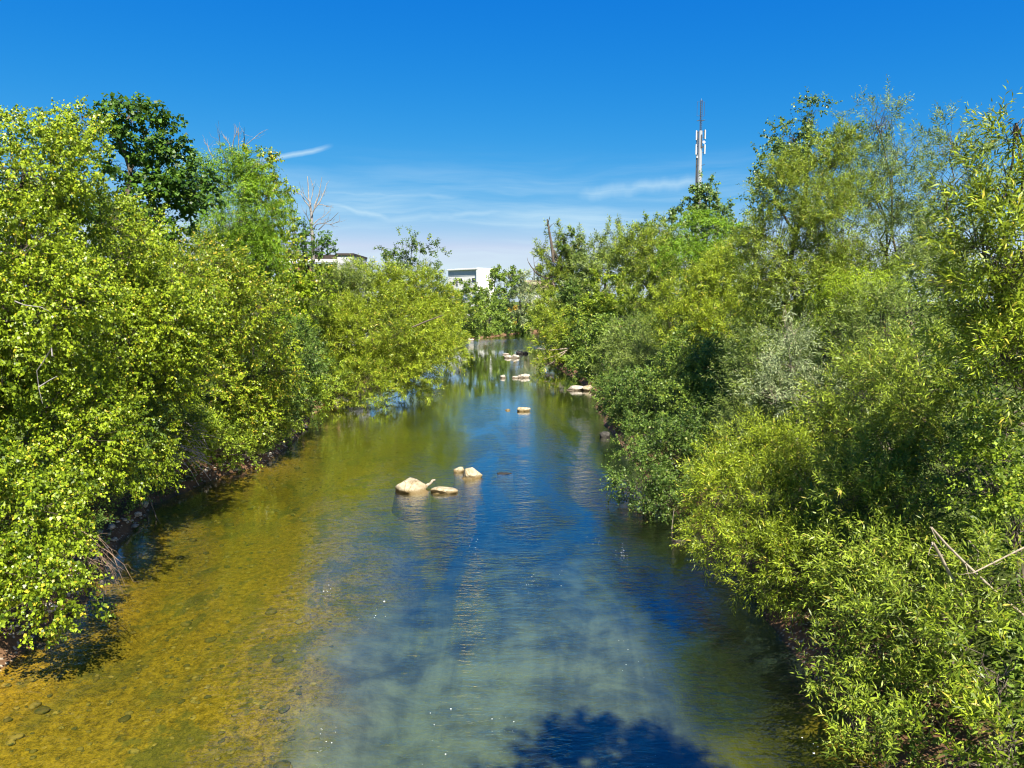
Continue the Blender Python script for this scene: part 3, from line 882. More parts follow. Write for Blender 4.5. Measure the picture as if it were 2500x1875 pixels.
tree('willow_shrub', 'low willow bush spreading over the bare soil at the lower right', 'bush', (6.3, 11.2), 'willow', 'willow',
     [(2130, 1570, 11.8, 90, 80), (2250, 1560, 11.2, 100, 90), (2200, 1700, 11, 95, 90), (2330, 1500, 11, 90, 100), (2420, 1430, 11, 80, 90), (2300, 1780, 10.4, 110, 90), (2130, 1480, 12.4, 60, 50, None, 0.6), (2020, 1640, 11.9, 60, 70), (2090, 1780, 10.8, 70, 80), (2200, 1850, 10.2, 90, 60), (2140, 1880, 9.9, 80, 55), (2260, 1900, 9.7, 90, 60)], cover=1.0, trunk_r=0.05, stems=4)
tree('willow_shrub', 'large-leaved willow shoots in the lower right corner', 'bush', (6.2, 9.0), 'willow', 'willow_y',
     [(2440, 1640, 9.6, 90, 90, None, 0.7), (2460, 1800, 9.0, 110, 90, None, 0.8), (2330, 1860, 9.2, 90, 60, None, 0.7)], cover=1.0, lmul=1.15, trunk_r=0.04, stems=3)

# --- low growth on the banks ---------------------------------------------------
tree('fern', 'blue-green ferny plant at the foot of the left bank below the near poplar', 'plant', (-10.9, 22.6), 'pinnate', 'fern',
     [(335, 1130, 22.6, 42, 42), (320, 1180, 22.4, 40, 28)], cover=1.2, lmul=1.3, trunk_r=0.03, stems=2)
tree('bramble', 'sunlit yellow-green bramble trailing down the left bank over dry twigs', 'bush', (-11.6, 25.5), 'round', 'bush_b',
     [(470, 1060, 25.6, 90, 40), (540, 1090, 27, 70, 35), (420, 1020, 25, 80, 40), (600, 1110, 28.6, 40, 22)], cover=1.1, trunk_r=0.03, stems=3)
tree('bramble', 'pale bramble along the left bank beyond the dry twigs', 'bush', (-10.9, 32), 'round', 'willow',
     [(660, 1030, 32, 55, 35), (700, 1010, 34, 45, 40), (620, 1060, 30, 45, 35)], cover=1.1, trunk_r=0.03, stems=3)
tree('bush', 'dark leafy bush in the shade behind the fern on the left bank', 'bush', (-12.5, 22), 'round', 'bush_d',
     [(300, 1000, 21, 120, 110), (420, 1000, 23.5, 90, 90), (240, 1130, 19, 110, 80), (120, 1230, 16.5, 130, 90)], cover=1.0, trunk_r=0.05, stems=4)

# --- trees further back that close the gaps between the crowns --------------------
back = [
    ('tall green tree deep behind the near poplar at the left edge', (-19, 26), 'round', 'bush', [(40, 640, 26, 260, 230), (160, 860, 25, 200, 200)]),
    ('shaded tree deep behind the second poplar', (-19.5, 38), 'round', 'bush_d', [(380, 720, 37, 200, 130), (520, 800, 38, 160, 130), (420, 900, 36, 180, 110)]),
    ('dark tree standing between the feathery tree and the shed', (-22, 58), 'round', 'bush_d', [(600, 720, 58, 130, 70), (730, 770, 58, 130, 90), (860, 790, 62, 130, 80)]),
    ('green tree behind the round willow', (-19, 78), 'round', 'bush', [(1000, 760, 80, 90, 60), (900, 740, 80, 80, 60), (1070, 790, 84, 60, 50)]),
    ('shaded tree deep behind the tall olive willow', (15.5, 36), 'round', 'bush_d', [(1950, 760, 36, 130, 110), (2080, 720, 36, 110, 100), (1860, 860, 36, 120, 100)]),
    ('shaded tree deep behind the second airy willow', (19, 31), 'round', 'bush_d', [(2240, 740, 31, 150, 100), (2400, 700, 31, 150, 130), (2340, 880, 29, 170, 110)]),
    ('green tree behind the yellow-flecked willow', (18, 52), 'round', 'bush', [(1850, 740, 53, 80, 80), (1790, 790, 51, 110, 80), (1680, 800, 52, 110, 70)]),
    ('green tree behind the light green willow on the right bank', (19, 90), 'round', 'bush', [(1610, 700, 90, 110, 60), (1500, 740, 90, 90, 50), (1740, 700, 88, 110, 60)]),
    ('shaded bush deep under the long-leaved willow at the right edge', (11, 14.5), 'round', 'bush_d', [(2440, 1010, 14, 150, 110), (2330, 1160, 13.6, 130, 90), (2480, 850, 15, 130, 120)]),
]
for lab, b, k, m_, lb in back:
    tree('tree', lab, 'tree', b, k, m_, lb, cover=0.5, lmul=1.3, trunk_r=0.16)

# an unseen tree added behind the viewer: its top throws the shade at the lower right of the river
tree('willow_tree', 'willow beside the bridge, behind the viewer and out of the picture', 'tree', (7.2, -3.0), 'round', 'willow',
     [('place', 5.2, 1.3, 13.4, 1.6, 1.2, 1.0), ('place', 3.4, 0.8, 12.6, 0.8, 0.8, 0.6), ('place', 6.4, -0.4, 12.0, 1.8, 1.6, 1.5), ('place', 7.0, -2.0, 9.4, 2.0, 1.8, 1.6)], cover=2.2, lmul=2.0, trunk_r=0.22, far_keep=1.0)


def undergrowth():
    rs = np.random.RandomState(77)
    n = 3800
    y = 9 + 120 * rs.uniform(size=n) ** 1.7
    left = rs.uniform(size=n) < 0.5
    off = 0.25 + 6.5 * rs.uniform(size=n) ** 1.2
    x = np.where(left, np.interp(y, YL, XLv) - off, np.interp(y, YR, XRv) + off)
    m2 = 900
    y2 = rs.uniform(85, 176, m2)
    y = np.concatenate([y, y2])
    x = np.concatenate([x, np.interp(y2, YL, XLv) - 0.15 - 3.5 * rs.uniform(size=m2) ** 1.3])
    left = np.concatenate([left, np.ones(m2, bool)])
    off = np.concatenate([off, np.ones(m2)])
    n = len(x)
    keep = ~(~left & (y < 13) & (off < 1.5) & (rs.uniform(size=n) < 0.15))
    x, y = x[keep], y[keep]
    z = terrain_z(x, y)
    ok = z > 0.1
    x, y, z = x[ok], y[ok], z[ok]
    b = np.stack([x, y, z - 0.03], -1)
    a = norm(rs.normal(size=b.shape) * 0.5 + np.array([0, -0.2, 1.0]))
    Vs = []
    for lo, hi, ls in ((0, 30, 0.075), (30, 60, 0.14), (60, 200, 0.26)):
        m = (y >= lo) & (y < hi)
        Vs.append(leaves_on(b[m], a[m], (ls / 0.062) ** 0.6 * rs.uniform(0.8, 1.7, m.sum()), 'round', ls, rs))
    V, T, G = (np.concatenate(q) for q in zip(*Vs))
    TRI[0] += 2 * len(V)
    o = leaf_object('undergrowth', V, T, G, M['bush'], None, (0, 0, 0))
    tag(o, 'low leafy undergrowth covering both river banks', None, None, 'stuff')


def woodland():
    rs = np.random.RandomState(78)
    V, T, G = [], [], []
    for i in range(46):
        x = -150 + 300 * i / 45 + rs.uniform(-3, 3)
        y = 215 + rs.uniform(-8, 30)
        zt = rs.uniform(5.5, 8.5) + 2.0 * (abs(x) > 40)
        v, t_, g = crown_mesh([('place', x, y, zt * 0.55, rs.uniform(4, 6), 4, zt * 0.5)], 'round', 0.8, 1.0, rs, far_keep=0.1)
        V.append(v); T.append(t_); G.append(g)
    o = leaf_object('woodland', np.concatenate(V), np.concatenate(T), np.concatenate(G), M['bush'], None, (0, 0, 0))
    tag(o, 'distant belt of woodland beyond the bend of the river', None, None, 'stuff')


undergrowth()
woodland()


# ------------------------------------------------------------------ rocks
def rock_mat(name, a, b, wet, stain=0.5):
    m, t, out = new_mat(name)
    tc = t.new('ShaderNodeTexCoord')
    geo = t.new('ShaderNodeNewGeometry')
    n1 = t.noise(tc.outputs['Object'], 3.0, 6, 0.65, 0.4)
    n2 = t.noise(tc.outputs['Object'], 14.0, 5, 0.7)
    c = t.mix(t.ramp(n1, 0.32, 0.68), a, b)
    c = t.mix(t.math('MULTIPLY', t.ramp(n2, 0.56, 0.66), stain), c, wet)
    crack = t.new('ShaderNodeTexVoronoi', feature='DISTANCE_TO_EDGE')
    t.l.new(t.mix(0.25, tc.outputs['Object'], t.comb(n1, n2, n1)), crack.inputs['Vector'])
    crack.inputs['Scale'].default_value = 2.6
    c = t.mix(t.math('MULTIPLY', t.ramp(crack.outputs['Distance'], 0.035, 0.0), 0.7), c, wet)
    z = t.sep(geo.outputs['Position'])[2]
    band = t.ramp(t.math('ADD', z, t.math('MULTIPLY', t.math('SUBTRACT', n2, 0.5), 0.22)), 0.15, 0.05)
    c = t.mix(t.math('MULTIPLY', band, 0.85), c, wet)
    c = t.mix(t.ramp(z, -0.02, -0.12), c, t.mix(n1, (0.016, 0.018, 0.008), (0.075, 0.065, 0.016)))
    principled(t, out, c, 0.85, 0.25, t.math('ADD', n1, t.math('MULTIPLY', n2, 0.5)), 0.8, 0.05)
    return m


M['rock'] = rock_mat('limestone', (0.25, 0.20, 0.12), (0.42, 0.365, 0.26), (0.10, 0.065, 0.018))
M['rock_pale'] = rock_mat('limestone_pale', (0.26, 0.225, 0.175), (0.42, 0.385, 0.32), (0.07, 0.05, 0.028))
M['rock_wet'] = rock_mat('wet_stone', (0.025, 0.024, 0.022), (0.075, 0.07, 0.06), (0.018, 0.016, 0.012))


def rock_mesh(rx, ry, rz, seed, cuts=7):
    rs = random.Random(seed)
    bm = bmesh.new()
    bmesh.ops.create_icosphere(bm, subdivisions=4, radius=1.0)
    planes = []
    for i in range(cuts):
        d = Vector((rs.gauss(0, 1), rs.gauss(0, 1), rs.gauss(0.25, 0.7))).normalized()
        planes.append((d, rs.uniform(0.55, 0.82)))
    ph = [rs.uniform(0, 6.28) for _ in range(6)]
    for v in bm.verts:
        p = v.co.copy()
        for d, k in planes:
            e = p.dot(d) - k
            if e > 0:
                p -= d * e * 0.92
        n = math.sin(5 * p.x + ph[0]) * math.sin(5 * p.y + ph[1]) * math.sin(5 * p.z + ph[2]) + 0.5 * math.sin(11 * p.x + ph[3]) * math.sin(12 * p.y + ph[4]) * math.sin(10 * p.z + ph[5])
        p *= 1 + 0.07 * n
        if p.z < -0.25:
            rr = max(math.hypot(p.x, p.y), 0.02)
            fl = min((0.86 + 0.5 * (-0.25 - p.z)) / rr, 12.0)
            p.x, p.y = p.x * fl, p.y * fl
        v.co = Vector((p.x * rx, p.y * ry, p.z * rz if p.z > -0.25 else -0.25 * rz + (p.z + 0.25) * max(rz, 1.7)))
    me = bpy.data.meshes.new('rock')
    bm.to_mesh(me)
    bm.free()
    for f in me.polygons:
        f.use_smooth = True
    return me


def rock(label, px, py, D, w_px, h_px, mat='rock', seed=1, rot=0.0, sink=0.42, deep=0.8, tilt=0.0, name='rock', group=None):
    c = unproject(px, py, D)
    w, h = w_px * D / FPX, 0.62 * h_px * D / FPX
    rz = h / (2 - 2 * sink) * 1.25
    me = rock_mesh(w / 2 * 1.12, w / 2 * deep, rz, seed)
    o = link(name, me, M[mat])
    o.location = (c[0], D, rz * (1 - 2 * sink) * 0.9)
    o.rotation_euler = (0, tilt, rot)
    tag(o, label, 'rock', group)
    return o


def yd(py):
    """distance at which the water surface shows at photo row py"""
    a = math.atan((py - 937.5) / FPX) + PITCH
    return CAMH / math.tan(a)


main_rock = rock('largest pale boulder in midstream, leftmost of the near stone group', 1006, 1194, yd(1196), 102, 40, 'rock', 12, 2.4, 0.30, 0.75)
rock('low flat boulder right of the largest midstream boulder', 1087, 1200, yd(1201), 66, 20, 'rock', 8, 0.0, 0.34, 0.7)
rock('angular boulder standing just upstream of the largest boulder', 1150, 1163, yd(1166), 52, 34, 'rock', 12, 0.5, 0.3, 0.8)
rock('small rough brown stone touching the angular boulder on its left', 1120, 1150, yd(1152), 24, 20, 'rock', 21, 0.0, 0.3, 0.9)
rock('dark stone barely breaking the surface right of the angular boulder', 1232, 1155, yd(1156), 42, 3.2, 'rock_wet', 23, 0.1, 0.47, 0.6)
rock('lone pointed yellow stone in the middle distance of the river', 1279, 1000, yd(1003), 31, 16, 'rock', 31, 0.3, 0.3, 0.8)
rock('tiny stone left of the lone pointed yellow stone', 1240, 1001, yd(1002), 12, 5, 'rock', 33, 0.0, 0.4, 0.8)
rock('small rounded stone left of the pale stone pair in the pool', 1229, 920, yd(923), 15, 11, 'rock_pale', 37, 0.4, 0.3, 0.9)
rock('broad low pale stone in the pool below the far stones', 1278, 919, yd(922), 34, 13, 'rock_pale', 41, 0.1, 0.3, 0.6)
rock('flat pale stone leaning against the broad pale stone in the pool', 1258, 921, yd(923), 22, 7, 'rock_pale', 43, -0.2, 0.3, 0.7)
rock('pale block at the front of the far stone group', 1242, 870, yd(874), 20, 10, 'rock_pale', 47, 0.0, 0.3, 0.7)
rock('pale wedge stone at the right front of the far stone group', 1258, 869, yd(874), 20, 12, 'rock_pale', 49, 0.4, 0.3, 0.7)
rock('thin pale slab at the left back of the far stone group', 1237, 864, yd(866), 18, 5, 'rock_pale', 52, 0.0, 0.35, 0.8)
rock('black wet stone at the right of the far stone group', 1270, 860, yd(864), 22, 9, 'rock_wet', 55, 0.2, 0.3, 0.8)
rock('second black wet stone, nearest the yellow-green shrub', 1284, 860, yd(864), 12, 9, 'rock_wet', 57, 0.9, 0.3, 0.9)
rock('flat slab with a dark underside at the right bank waterline', 1404, 946, yd(952), 44, 15, 'rock_pale', 61, 0.1, 0.28, 0.7)
rock('rough tan slab beside the flat slab at the right bank waterline', 1447, 948, yd(953), 50, 17, 'rock', 64, -0.2, 0.28, 0.8)
rock('dark wet stone at the right waterline beneath the dark green bush', 1478, 1062, yd(1066), 26, 18, 'rock_wet', 66, 0.2, 0.3, 0.8)
rock('pale stone half hidden in the shade under the dark waterside bush', 1658, 1322, yd(1324), 34, 10, 'rock_pale', 68, 0.0, 0.35, 0.6)
for i, (px, py, w, h, lab) in enumerate([
        (1148, 828, 16, 9, 'pale stone at the left end of the far left shore'), (1163, 824, 12, 7, 'small pale stone second along the far left shore'),
        (1218, 814, 10, 9, 'pale stone below the small orange bush on the far shore'), (1135, 836, 12, 6, 'low pale stone where the trailing bush meets the far shore'),
        (835, 975, 40, 22, 'pale earthy boulder at the waterline beneath the round willow'), (872, 962, 26, 16, 'smaller pale boulder right of the earthy boulder beneath the willow')]):
    D = yd(py + h * 0.4)
    o = rock(lab, px, py, D, w, h, 'rock_pale', 80 + i, 0.3 * i, 0.3, 0.8)

# dark hollow and a stray stick that belong to the largest boulder's group
st = Wood()
a0, a1 = unproject(1038, 1186, 26.4), unproject(1062, 1172, 26.9)
st.tube(bend_path(a0, a1, np.random.RandomState(2), 5, 0, 0.03), [0.05, 0.055, 0.05, 0.045, 0.03], 6)
o = st.build('driftwood_stick', M['bark_pale'])
tag(o, 'short pale driftwood stick lying against the largest midstream boulder', 'stick')


def pebble_strip():
    """pale gravel along the left waterline and brown stones on the bare soil at the lower right"""
    rs = np.random.RandomState(9)
    base = [rock_mesh(1, 1, 0.6, 200 + i, 5) for i in range(3)]
    low = []
    for b in base:
        bm = bmesh.new()
        bmesh.ops.create_icosphere(bm, subdivisions=1, radius=1.0)
        for v in bm.verts:
            v.co *= rs.uniform(0.75, 1.15)
            v.co.z *= 0.6
        bm.faces.ensure_lookup_table()
        low.append((np.array([v.co[:] for v in bm.verts]), np.array([[v.index for v in f.verts] for f in bm.faces])))
        bm.free()
        bpy.data.meshes.remove(b)
    V, F, n = [], [], 0
    for i in range(900):
        y = 14 + 32 * rs.uniform() ** 1.2
        x = np.interp(y, YL, XLv) + rs.normal() * 0.35 - 0.15
        z = float(terrain_z(x, y))
        if z < -0.15:
            continue
        r = rs.uniform(0.02, 0.07) * (1 + (rs.uniform() < 0.08) * 1.4)
        v, f = low[i % 3]
        a = rs.uniform(0, 6.28)
        ro = np.array([[math.cos(a), -math.sin(a), 0], [math.sin(a), math.cos(a), 0], [0, 0, 1]])
        V.append((v * r * rs.uniform(0.7, 1.3, 3)) @ ro.T + [x, y, z + r * 0.2]); F.append(f + n); n += len(v)
    me = mesh_np('gravel', np.concatenate(V), 3, np.concatenate(F).ravel(), True)
    o = link('gravel', me, M['rock_pale'])
    tag(o, 'pale gravel strewn along the left waterline', None, None, 'stuff')


pebble_strip()


def bed_stones():
    rs = np.random.RandomState(19)
    shapes = []
    for i in range(6):
        bm = bmesh.new()
        bmesh.ops.create_icosphere(bm, subdivisions=2, radius=1.0)
        ph = rs.uniform(0, 6.28, 3)
        for v in bm.verts:
            v.co *= 1 + 0.18 * math.sin(2.3 * v.co.x + ph[0]) * math.sin(2.7 * v.co.y + ph[1]) + 0.05 * rs.normal()
        bm.faces.ensure_lookup_table()
        shapes.append((np.array([v.co[:] for v in bm.verts]), np.array([[v.index for v in f.verts] for f in bm.faces])))
        bm.free()
    V, F, n = [], [], 0
    for i in range(1500):
        y = 9.5 + 34 * rs.uniform() ** 1.6
        lo, hi = np.interp(y, YL, XLv), np.interp(y, YR, XRv)
        x = lo + 0.2 + 5.6 * rs.uniform() ** 1.2
        r = 0.025 + 0.04 * rs.uniform() ** 2 + (rs.uniform() < 0.05) * rs.uniform(0.02, 0.09)
        z = float(terrain_z(x, y))
        if z > -0.04:
            continue
        v, f = shapes[i % 6]
        a = rs.uniform(0, 6.28)
        ro = np.array([[math.cos(a), -math.sin(a), 0], [math.sin(a), math.cos(a), 0], [0, 0, 1]])
        V.append((v * r * np.array([rs.uniform(0.8, 1.5), rs.uniform(0.8, 1.1), rs.uniform(0.35, 0.6)])) @ ro.T + [x, y, min(z + r * 0.12, -0.03 - r * 0.5)])
        F.append(f + n); n += len(v)
    me = mesh_np('riverbed_stones', np.concatenate(V), 3, np.concatenate(F).ravel(), True)
    m, t, out = new_mat('algae_stone')
    geo = t.new('ShaderNodeNewGeometry')
    n1 = t.noise(geo.outputs['Position'], 11.0, 4, 0.65)
    c = t.mix(geo.outputs['Random Per Island'], (0.075, 0.055, 0.010), (0.30, 0.20, 0.035))
    c = t.mix(t.ramp(n1, 0.45, 0.65), c, (0.045, 0.045, 0.010))
    principled(t, out, c, 0.85, 0.2, n1, 0.4, 0.02)
    o = link('riverbed_stones', me, m)
    tag(o, 'algae-covered stones lying on the river bed', None, None, 'stuff')


bed_stones()


def foam():
    rs = np.random.RandomState(14)
    bm = bmesh.new()
    bmesh.ops.create_icosphere(bm, subdivisions=1, radius=1.0)
    v0 = np.array([v.co[:] for v in bm.verts]); f0 = np.array([[v.index for v in f.verts] for f in bm.faces])
    bm.free()
    V, F, n = [], [], 0
    for k in range(16):
        cx, cy = rs.uniform(-4.2, 4.6), 10 + 11 * rs.uniform() ** 1.5
        for i in range(rs.randint(1, 11)):
            x, y = cx + rs.normal() * 0.13, cy + rs.normal() * 0.32
            r = rs.uniform(0.003, 0.008) * (1 + (rs.uniform() < 0.12))
            V.append(v0 * [r * rs.uniform(0.8, 2.0), r, r * 0.45] * rs.uniform(0.85, 1.15, v0.shape) + [x, y, 0.004]); F.append(f0 + n); n += len(v0)
    me = mesh_np('foam', np.concatenate(V), 3, np.concatenate(F).ravel(), True)
    m, t, out = new_mat('foam')
    principled(t, out, (0.8, 0.82, 0.84), 0.6, 0.4)
    o = link('foam', me, m)
    tag(o, 'small white foam flecks drifting on the river', None, None, 'stuff')


foam()


# ------------------------------------------------------------------ bare wood
def traced(lines, sx, ox, oy, D, seed, spread=0.4):
    """polylines read off an enlargement of the photograph, set at distance D with some depth"""
    rs = np.random.RandomState(seed)
    out = []
    for ln in lines:
        dy = rs.uniform(-spread, spread)
        k = len(ln)
        out.append(np.array([unproject(ox + x * sx, oy + y * sx, D + dy * i / max(k - 1, 1)) for i, (x, y) in enumerate(ln)]))
    return out


def twigged(w, paths, r0, r1, rs, n=4, L=0.5, sides=6):
    for p in paths:
        k = len(p)
        w.tube(p, np.linspace(r0, r1, k), sides)
        for j in range(n):
            i = rs.randint(max(0, k // 3), k - 1) if k > 2 else 0
            a = p[i] + (p[i + 1] - p[i]) * rs.uniform()
            d = norm(norm(p[i + 1] - p[i]) + rs.normal(size=3) * 0.55 + np.array([0, 0, 0.2]))
            b = a + d * L * rs.uniform(0.4, 1.0)
            w.tube(bend_path(a, b, rs, 4, 0, 0.06), np.linspace(r1 * 0.9, r1 * 0.3, 4), 4)


dl = [[(440, 1250), (415, 1050), (420, 870), (400, 740), (395, 650), (370, 600), (365, 400), (350, 210)], [(420, 860), (465, 760), (520, 600), (560, 430), (595, 220)],
      [(465, 760), (560, 640), (640, 450), (680, 320)], [(400, 740), (300, 620), (245, 510), (145, 485)], [(395, 650), (430, 530), (450, 400), (410, 270)],
      [(400, 1010), (350, 900), (310, 830)], [(440, 1030), (530, 940), (620, 890), (710, 815)], [(440, 1110), (500, 1020), (640, 1000), (740, 950), (870, 820)],
      [(540, 1110), (640, 1010), (760, 1020), (900, 960)], [(370, 620), (300, 540), (270, 450)], [(460, 730), (490, 640), (545, 520)], [(540, 690), (610, 690), (700, 730)]]
rs = np.random.RandomState(3)
bx, by = unproject(762, 600, 56)[:2]
dead = empty('dead_tree', (bx, by, float(terrain_z(bx, by))))
tag(dead, 'bare dead tree with upswept grey branches above the left bank', 'tree')
paths = traced(dl, 0.1447, 700, 400, 56, 4, 0.9)
w = Wood()
w.tube(np.concatenate([[[bx, by, float(terrain_z(bx, by)) - 0.1]], paths[0]]), np.concatenate([[0.16], np.linspace(0.13, 0.025, len(paths[0]))]), 7)
w.build('trunk', M['bark_dead'], dead, dead.location)
for i, p in enumerate(paths[1:]):
    w = Wood()
    twigged(w, [p], 0.055 if i < 3 else 0.04, 0.016, rs, 5, 0.9, 5)
    w.build('branch', M['bark_dead'], dead, dead.location)
tree('bush', 'dark leafy bush at the foot of the bare dead tree', 'bush', (bx + 0.4, by - 0.6), 'maple', 'maple',
     [(745, 560, 55.5, 18, 22), (775, 600, 55, 45, 30), (735, 595, 55, 25, 30), (800, 590, 55, 18, 22)], cover=0.9, lmul=0.8, trunk_r=0.1)

tl = [[(1860, 640), (1880, 500), (1940, 450), (2010, 390)], [(1850, 640), (1840, 480), (1840, 350)], [(1800, 640), (1770, 480), (1730, 420)], [(1760, 640), (1700, 500), (1690, 400)],
      [(1880, 500), (1885, 430), (1880, 390)], [(1900, 650), (1960, 640), (2010, 640)], [(1650, 600), (1610, 520), (1600, 490)], [(1790, 560), (1800, 450), (1830, 380)]]
paths = traced(tl, 0.3165, 0, 200, 44, 6, 0.8)
bx, by = unproject(580, 420, 44)[:2]
dt = empty('dead_tree', (bx, by, float(terrain_z(bx, by))))
tag(dt, 'thin bare twigs of a dead treetop sticking out above the feathery tree', 'tree')
w = Wood()
w.tube(bend_path([bx, by, float(terrain_z(bx, by)) - 0.1], paths[0][0], rs, 6, 0, 0.02), np.linspace(0.14, 0.05, 6), 6)
w.build('trunk', M['bark_dead'], dt, dt.location)
for p in paths:
    w = Wood()
    twigged(w, [p], 0.035, 0.012, rs, 6, 0.8, 4)
    w.build('branch', M['bark_dead'], dt, dt.location)

# bare snag of the old tree on the far right bank
old = next(o for o in COL.objects if o.name.startswith('old_tree'))
oo = np.array(old.location)
for ln, r in (([(1352, 640), (1347, 600), (1340, 560), (1336, 535)], 0.22), ([(1392, 760), (1385, 690), (1368, 650), (1352, 610)], 0.42),
              ([(1372, 665), (1335, 680), (1312, 670), (1296, 650), (1290, 640)], 0.12), ([(1312, 670), (1304, 645), (1303, 632)], 0.06)):
    p = np.array([unproject(x, y, 98.6) for x, y in ln])
    w = Wood()
    twigged(w, [p], r, r * 0.35, rs, 3, 1.2, 7)
    w.build('bare_branch', M['bark'], old, oo)

# drooping bare twigs of the near poplar
npo = np.array(near_poplar.location)
w = Wood()
for i in range(22):
    zx, zy = rs.uniform(340, 440), rs.uniform(280, 500)
    ex, ey = zx + rs.uniform(90, 330), zy + rs.uniform(80, 260)
    mx, my = zx * 0.45 + ex * 0.55, zy + (ey - zy) * rs.uniform(0.0, 0.35)
    pts = [(zx, zy), ((zx + mx) / 2, (zy + my) / 2 - 15), (mx, my), ((mx + ex) / 2 + 20, (my + ey) / 2 - 10), (ex, ey), (ex + rs.uniform(-10, 50), ey + rs.uniform(-5, 30))]
    D0 = 13.9 + rs.uniform(-0.4, 0.5)
    p = np.array([unproject(x * 0.437, 1150 + y * 0.437, D0 + 0.1 * k * rs.uniform(-1, 1)) for k, (x, y) in enumerate(pts)])
    p[:, 2] = np.maximum(p[:, 2], 0.04)
    w.tube(p, np.linspace(0.0085, 0.0025, len(p)), 4)
    for j in range(2):
        q = p[2 + j]
        w.tube(bend_path(q, q + np.array([rs.uniform(0.0, 0.22), rs.uniform(-0.1, 0.1), rs.uniform(-0.22, 0.04)]), rs, 4, 0.05, 0.08), np.linspace(0.004, 0.0015, 4), 3)
w.tube(np.array([unproject(80, 1240, 14.6), unproject(150, 1270, 14.2), unproject(190, 1310, 14)]), [0.05, 0.03, 0.016], 6)
o = w.build('bare_branch', M['bark_twig'], near_poplar, npo)
tag(o, 'dead branch with curling bare twigs hanging over the water')
w = Wood()
for ln in ([(128, 870), (126, 850), (108, 880), (90, 905), (95, 950), (104, 985)], [(95, 945), (118, 930), (140, 918)], [(35, 735), (60, 745), (100, 750), (120, 760)]):
    D0 = 13.2 if ln[0][0] < 200 else 16
    w = Wood()
    w.tube(np.array([unproject(x, y, D0 + 0.06 * k) for k, (x, y) in enumerate(ln)]), np.linspace(0.014, 0.005, len(ln)), 5)
    w.build('bare_branch', M['bark_dead'], near_poplar, npo)

# dry twigs on the left bank
w = Wood()
for i in range(90):
    x0, y0 = rs.uniform(340, 480), rs.uniform(1030, 1130)
    L = rs.uniform(20, 75)
    a = rs.uniform(-0.3, 1.1)
    D0 = 24.2 + (1100 - y0) * 0.006 + rs.uniform(-0.4, 0.4)
    p = np.array([unproject(x0, y0, D0), unproject(x0 + L * 0.5 * math.cos(a), y0 + L * 0.5 * math.sin(a) - 5, D0 - 0.1), unproject(x0 + L * math.cos(a), y0 + L * math.sin(a), D0 + 0.1)])
    w.tube(p, [0.014, 0.010, 0.005], 4)
for ln in ([(330, 1020), (370, 1000), (420, 996)], [(335, 1022), (390, 1035), (450, 1060)], [(390, 1070), (440, 1090), (500, 1110)]):
    w.tube(np.array([unproject(x, y, 23.6) for x, y in ln]), np.linspace(0.035, 0.015, 3), 6)
o = w.build('brushwood', M['bark_dead'])
tag(o, 'heap of dry grey brushwood on the left bank beside the fern', 'brushwood')

# pale dead stems leaning through the bushes at the right
for lab, ln, r, D0 in (('long pale dead stem slanting down to the right edge', [(1440, 400), (1520, 490), (1620, 590), (1780, 740), (1935, 870)], 0.022, 10.6),
                       ('shorter thick pale dead stem below the long slanting one', [(1450, 480), (1490, 550), (1540, 650), (1620, 790), (1690, 890)], 0.028, 10.8),
                       ('thin pale dead stem crossing up to the right edge', [(1660, 640), (1760, 590), (1930, 505)], 0.013, 10.5),
                       ('thin bare stem standing behind the thick pale dead stem', [(1680, 610), (1690, 530), (1640, 470)], 0.008, 11.0)):
    w = Wood()
    p = np.array([unproject(1600 + x * 0.467, 1100 + y * 0.467, D0 + 0.05 * i) for i, (x, y) in enumerate(ln)])
    w.tube(p, np.linspace(r * 0.75, r, len(p)), 7)
    for j in range(3):
        i = rs.randint(0, len(p) - 1)
        d = norm(rs.normal(size=3)) * rs.uniform(0.15, 0.4)
        w.tube(bend_path(p[i], p[i] + d, rs, 4, 0, 0.05), np.linspace(r * 0.4, r * 0.12, 4), 4)
    o = w.build('dead_sapling', M['bark_pale'])
    tag(o, lab, 'stem')
w = Wood()
w.tube(np.array([unproject(1646, 1240, 21.5), unproject(1643, 1265, 21.5), unproject(1640, 1292, 21.5)]), [0.012, 0.014, 0.016], 5)
o = w.build('dead_sapling', M['bark_pale'])
tag(o, 'thin upright twig standing in the shaded water under the dark waterside bush', 'stem')
# branches in the shrub that dips into the river
sh = next(o for o in COL.objects if o.get('label', '').startswith('yellow-green shrub dipping'))
for ln in ([(1385, 855), (1350, 870), (1318, 880)], [(1390, 850), (1345, 855), (1310, 850)], [(1380, 860), (1350, 884), (1330, 895)]):
    w = Wood()
    twigged(w, [np.array([unproject(x, y, 73.2) for x, y in ln])], 0.07, 0.02, rs, 5, 1.0, 5)
    w.build('bare_branch', M['bark_pale'], sh, sh.location)
# slanting dark limbs seen in the round willow
wl = next(o for o in COL.objects if o.get('label', '').startswith('big round yellow-green'))
for ln in ([(1080, 770), (1040, 785), (1005, 800)], [(775, 830), (772, 850), (770, 870)]):
    w = Wood()
    w.tube(np.array([unproject(x, y, 47.5) for x, y in ln]), [0.03, 0.05, 0.06], 6)
    w.build('bare_branch', M['bark'], wl, wl.location)


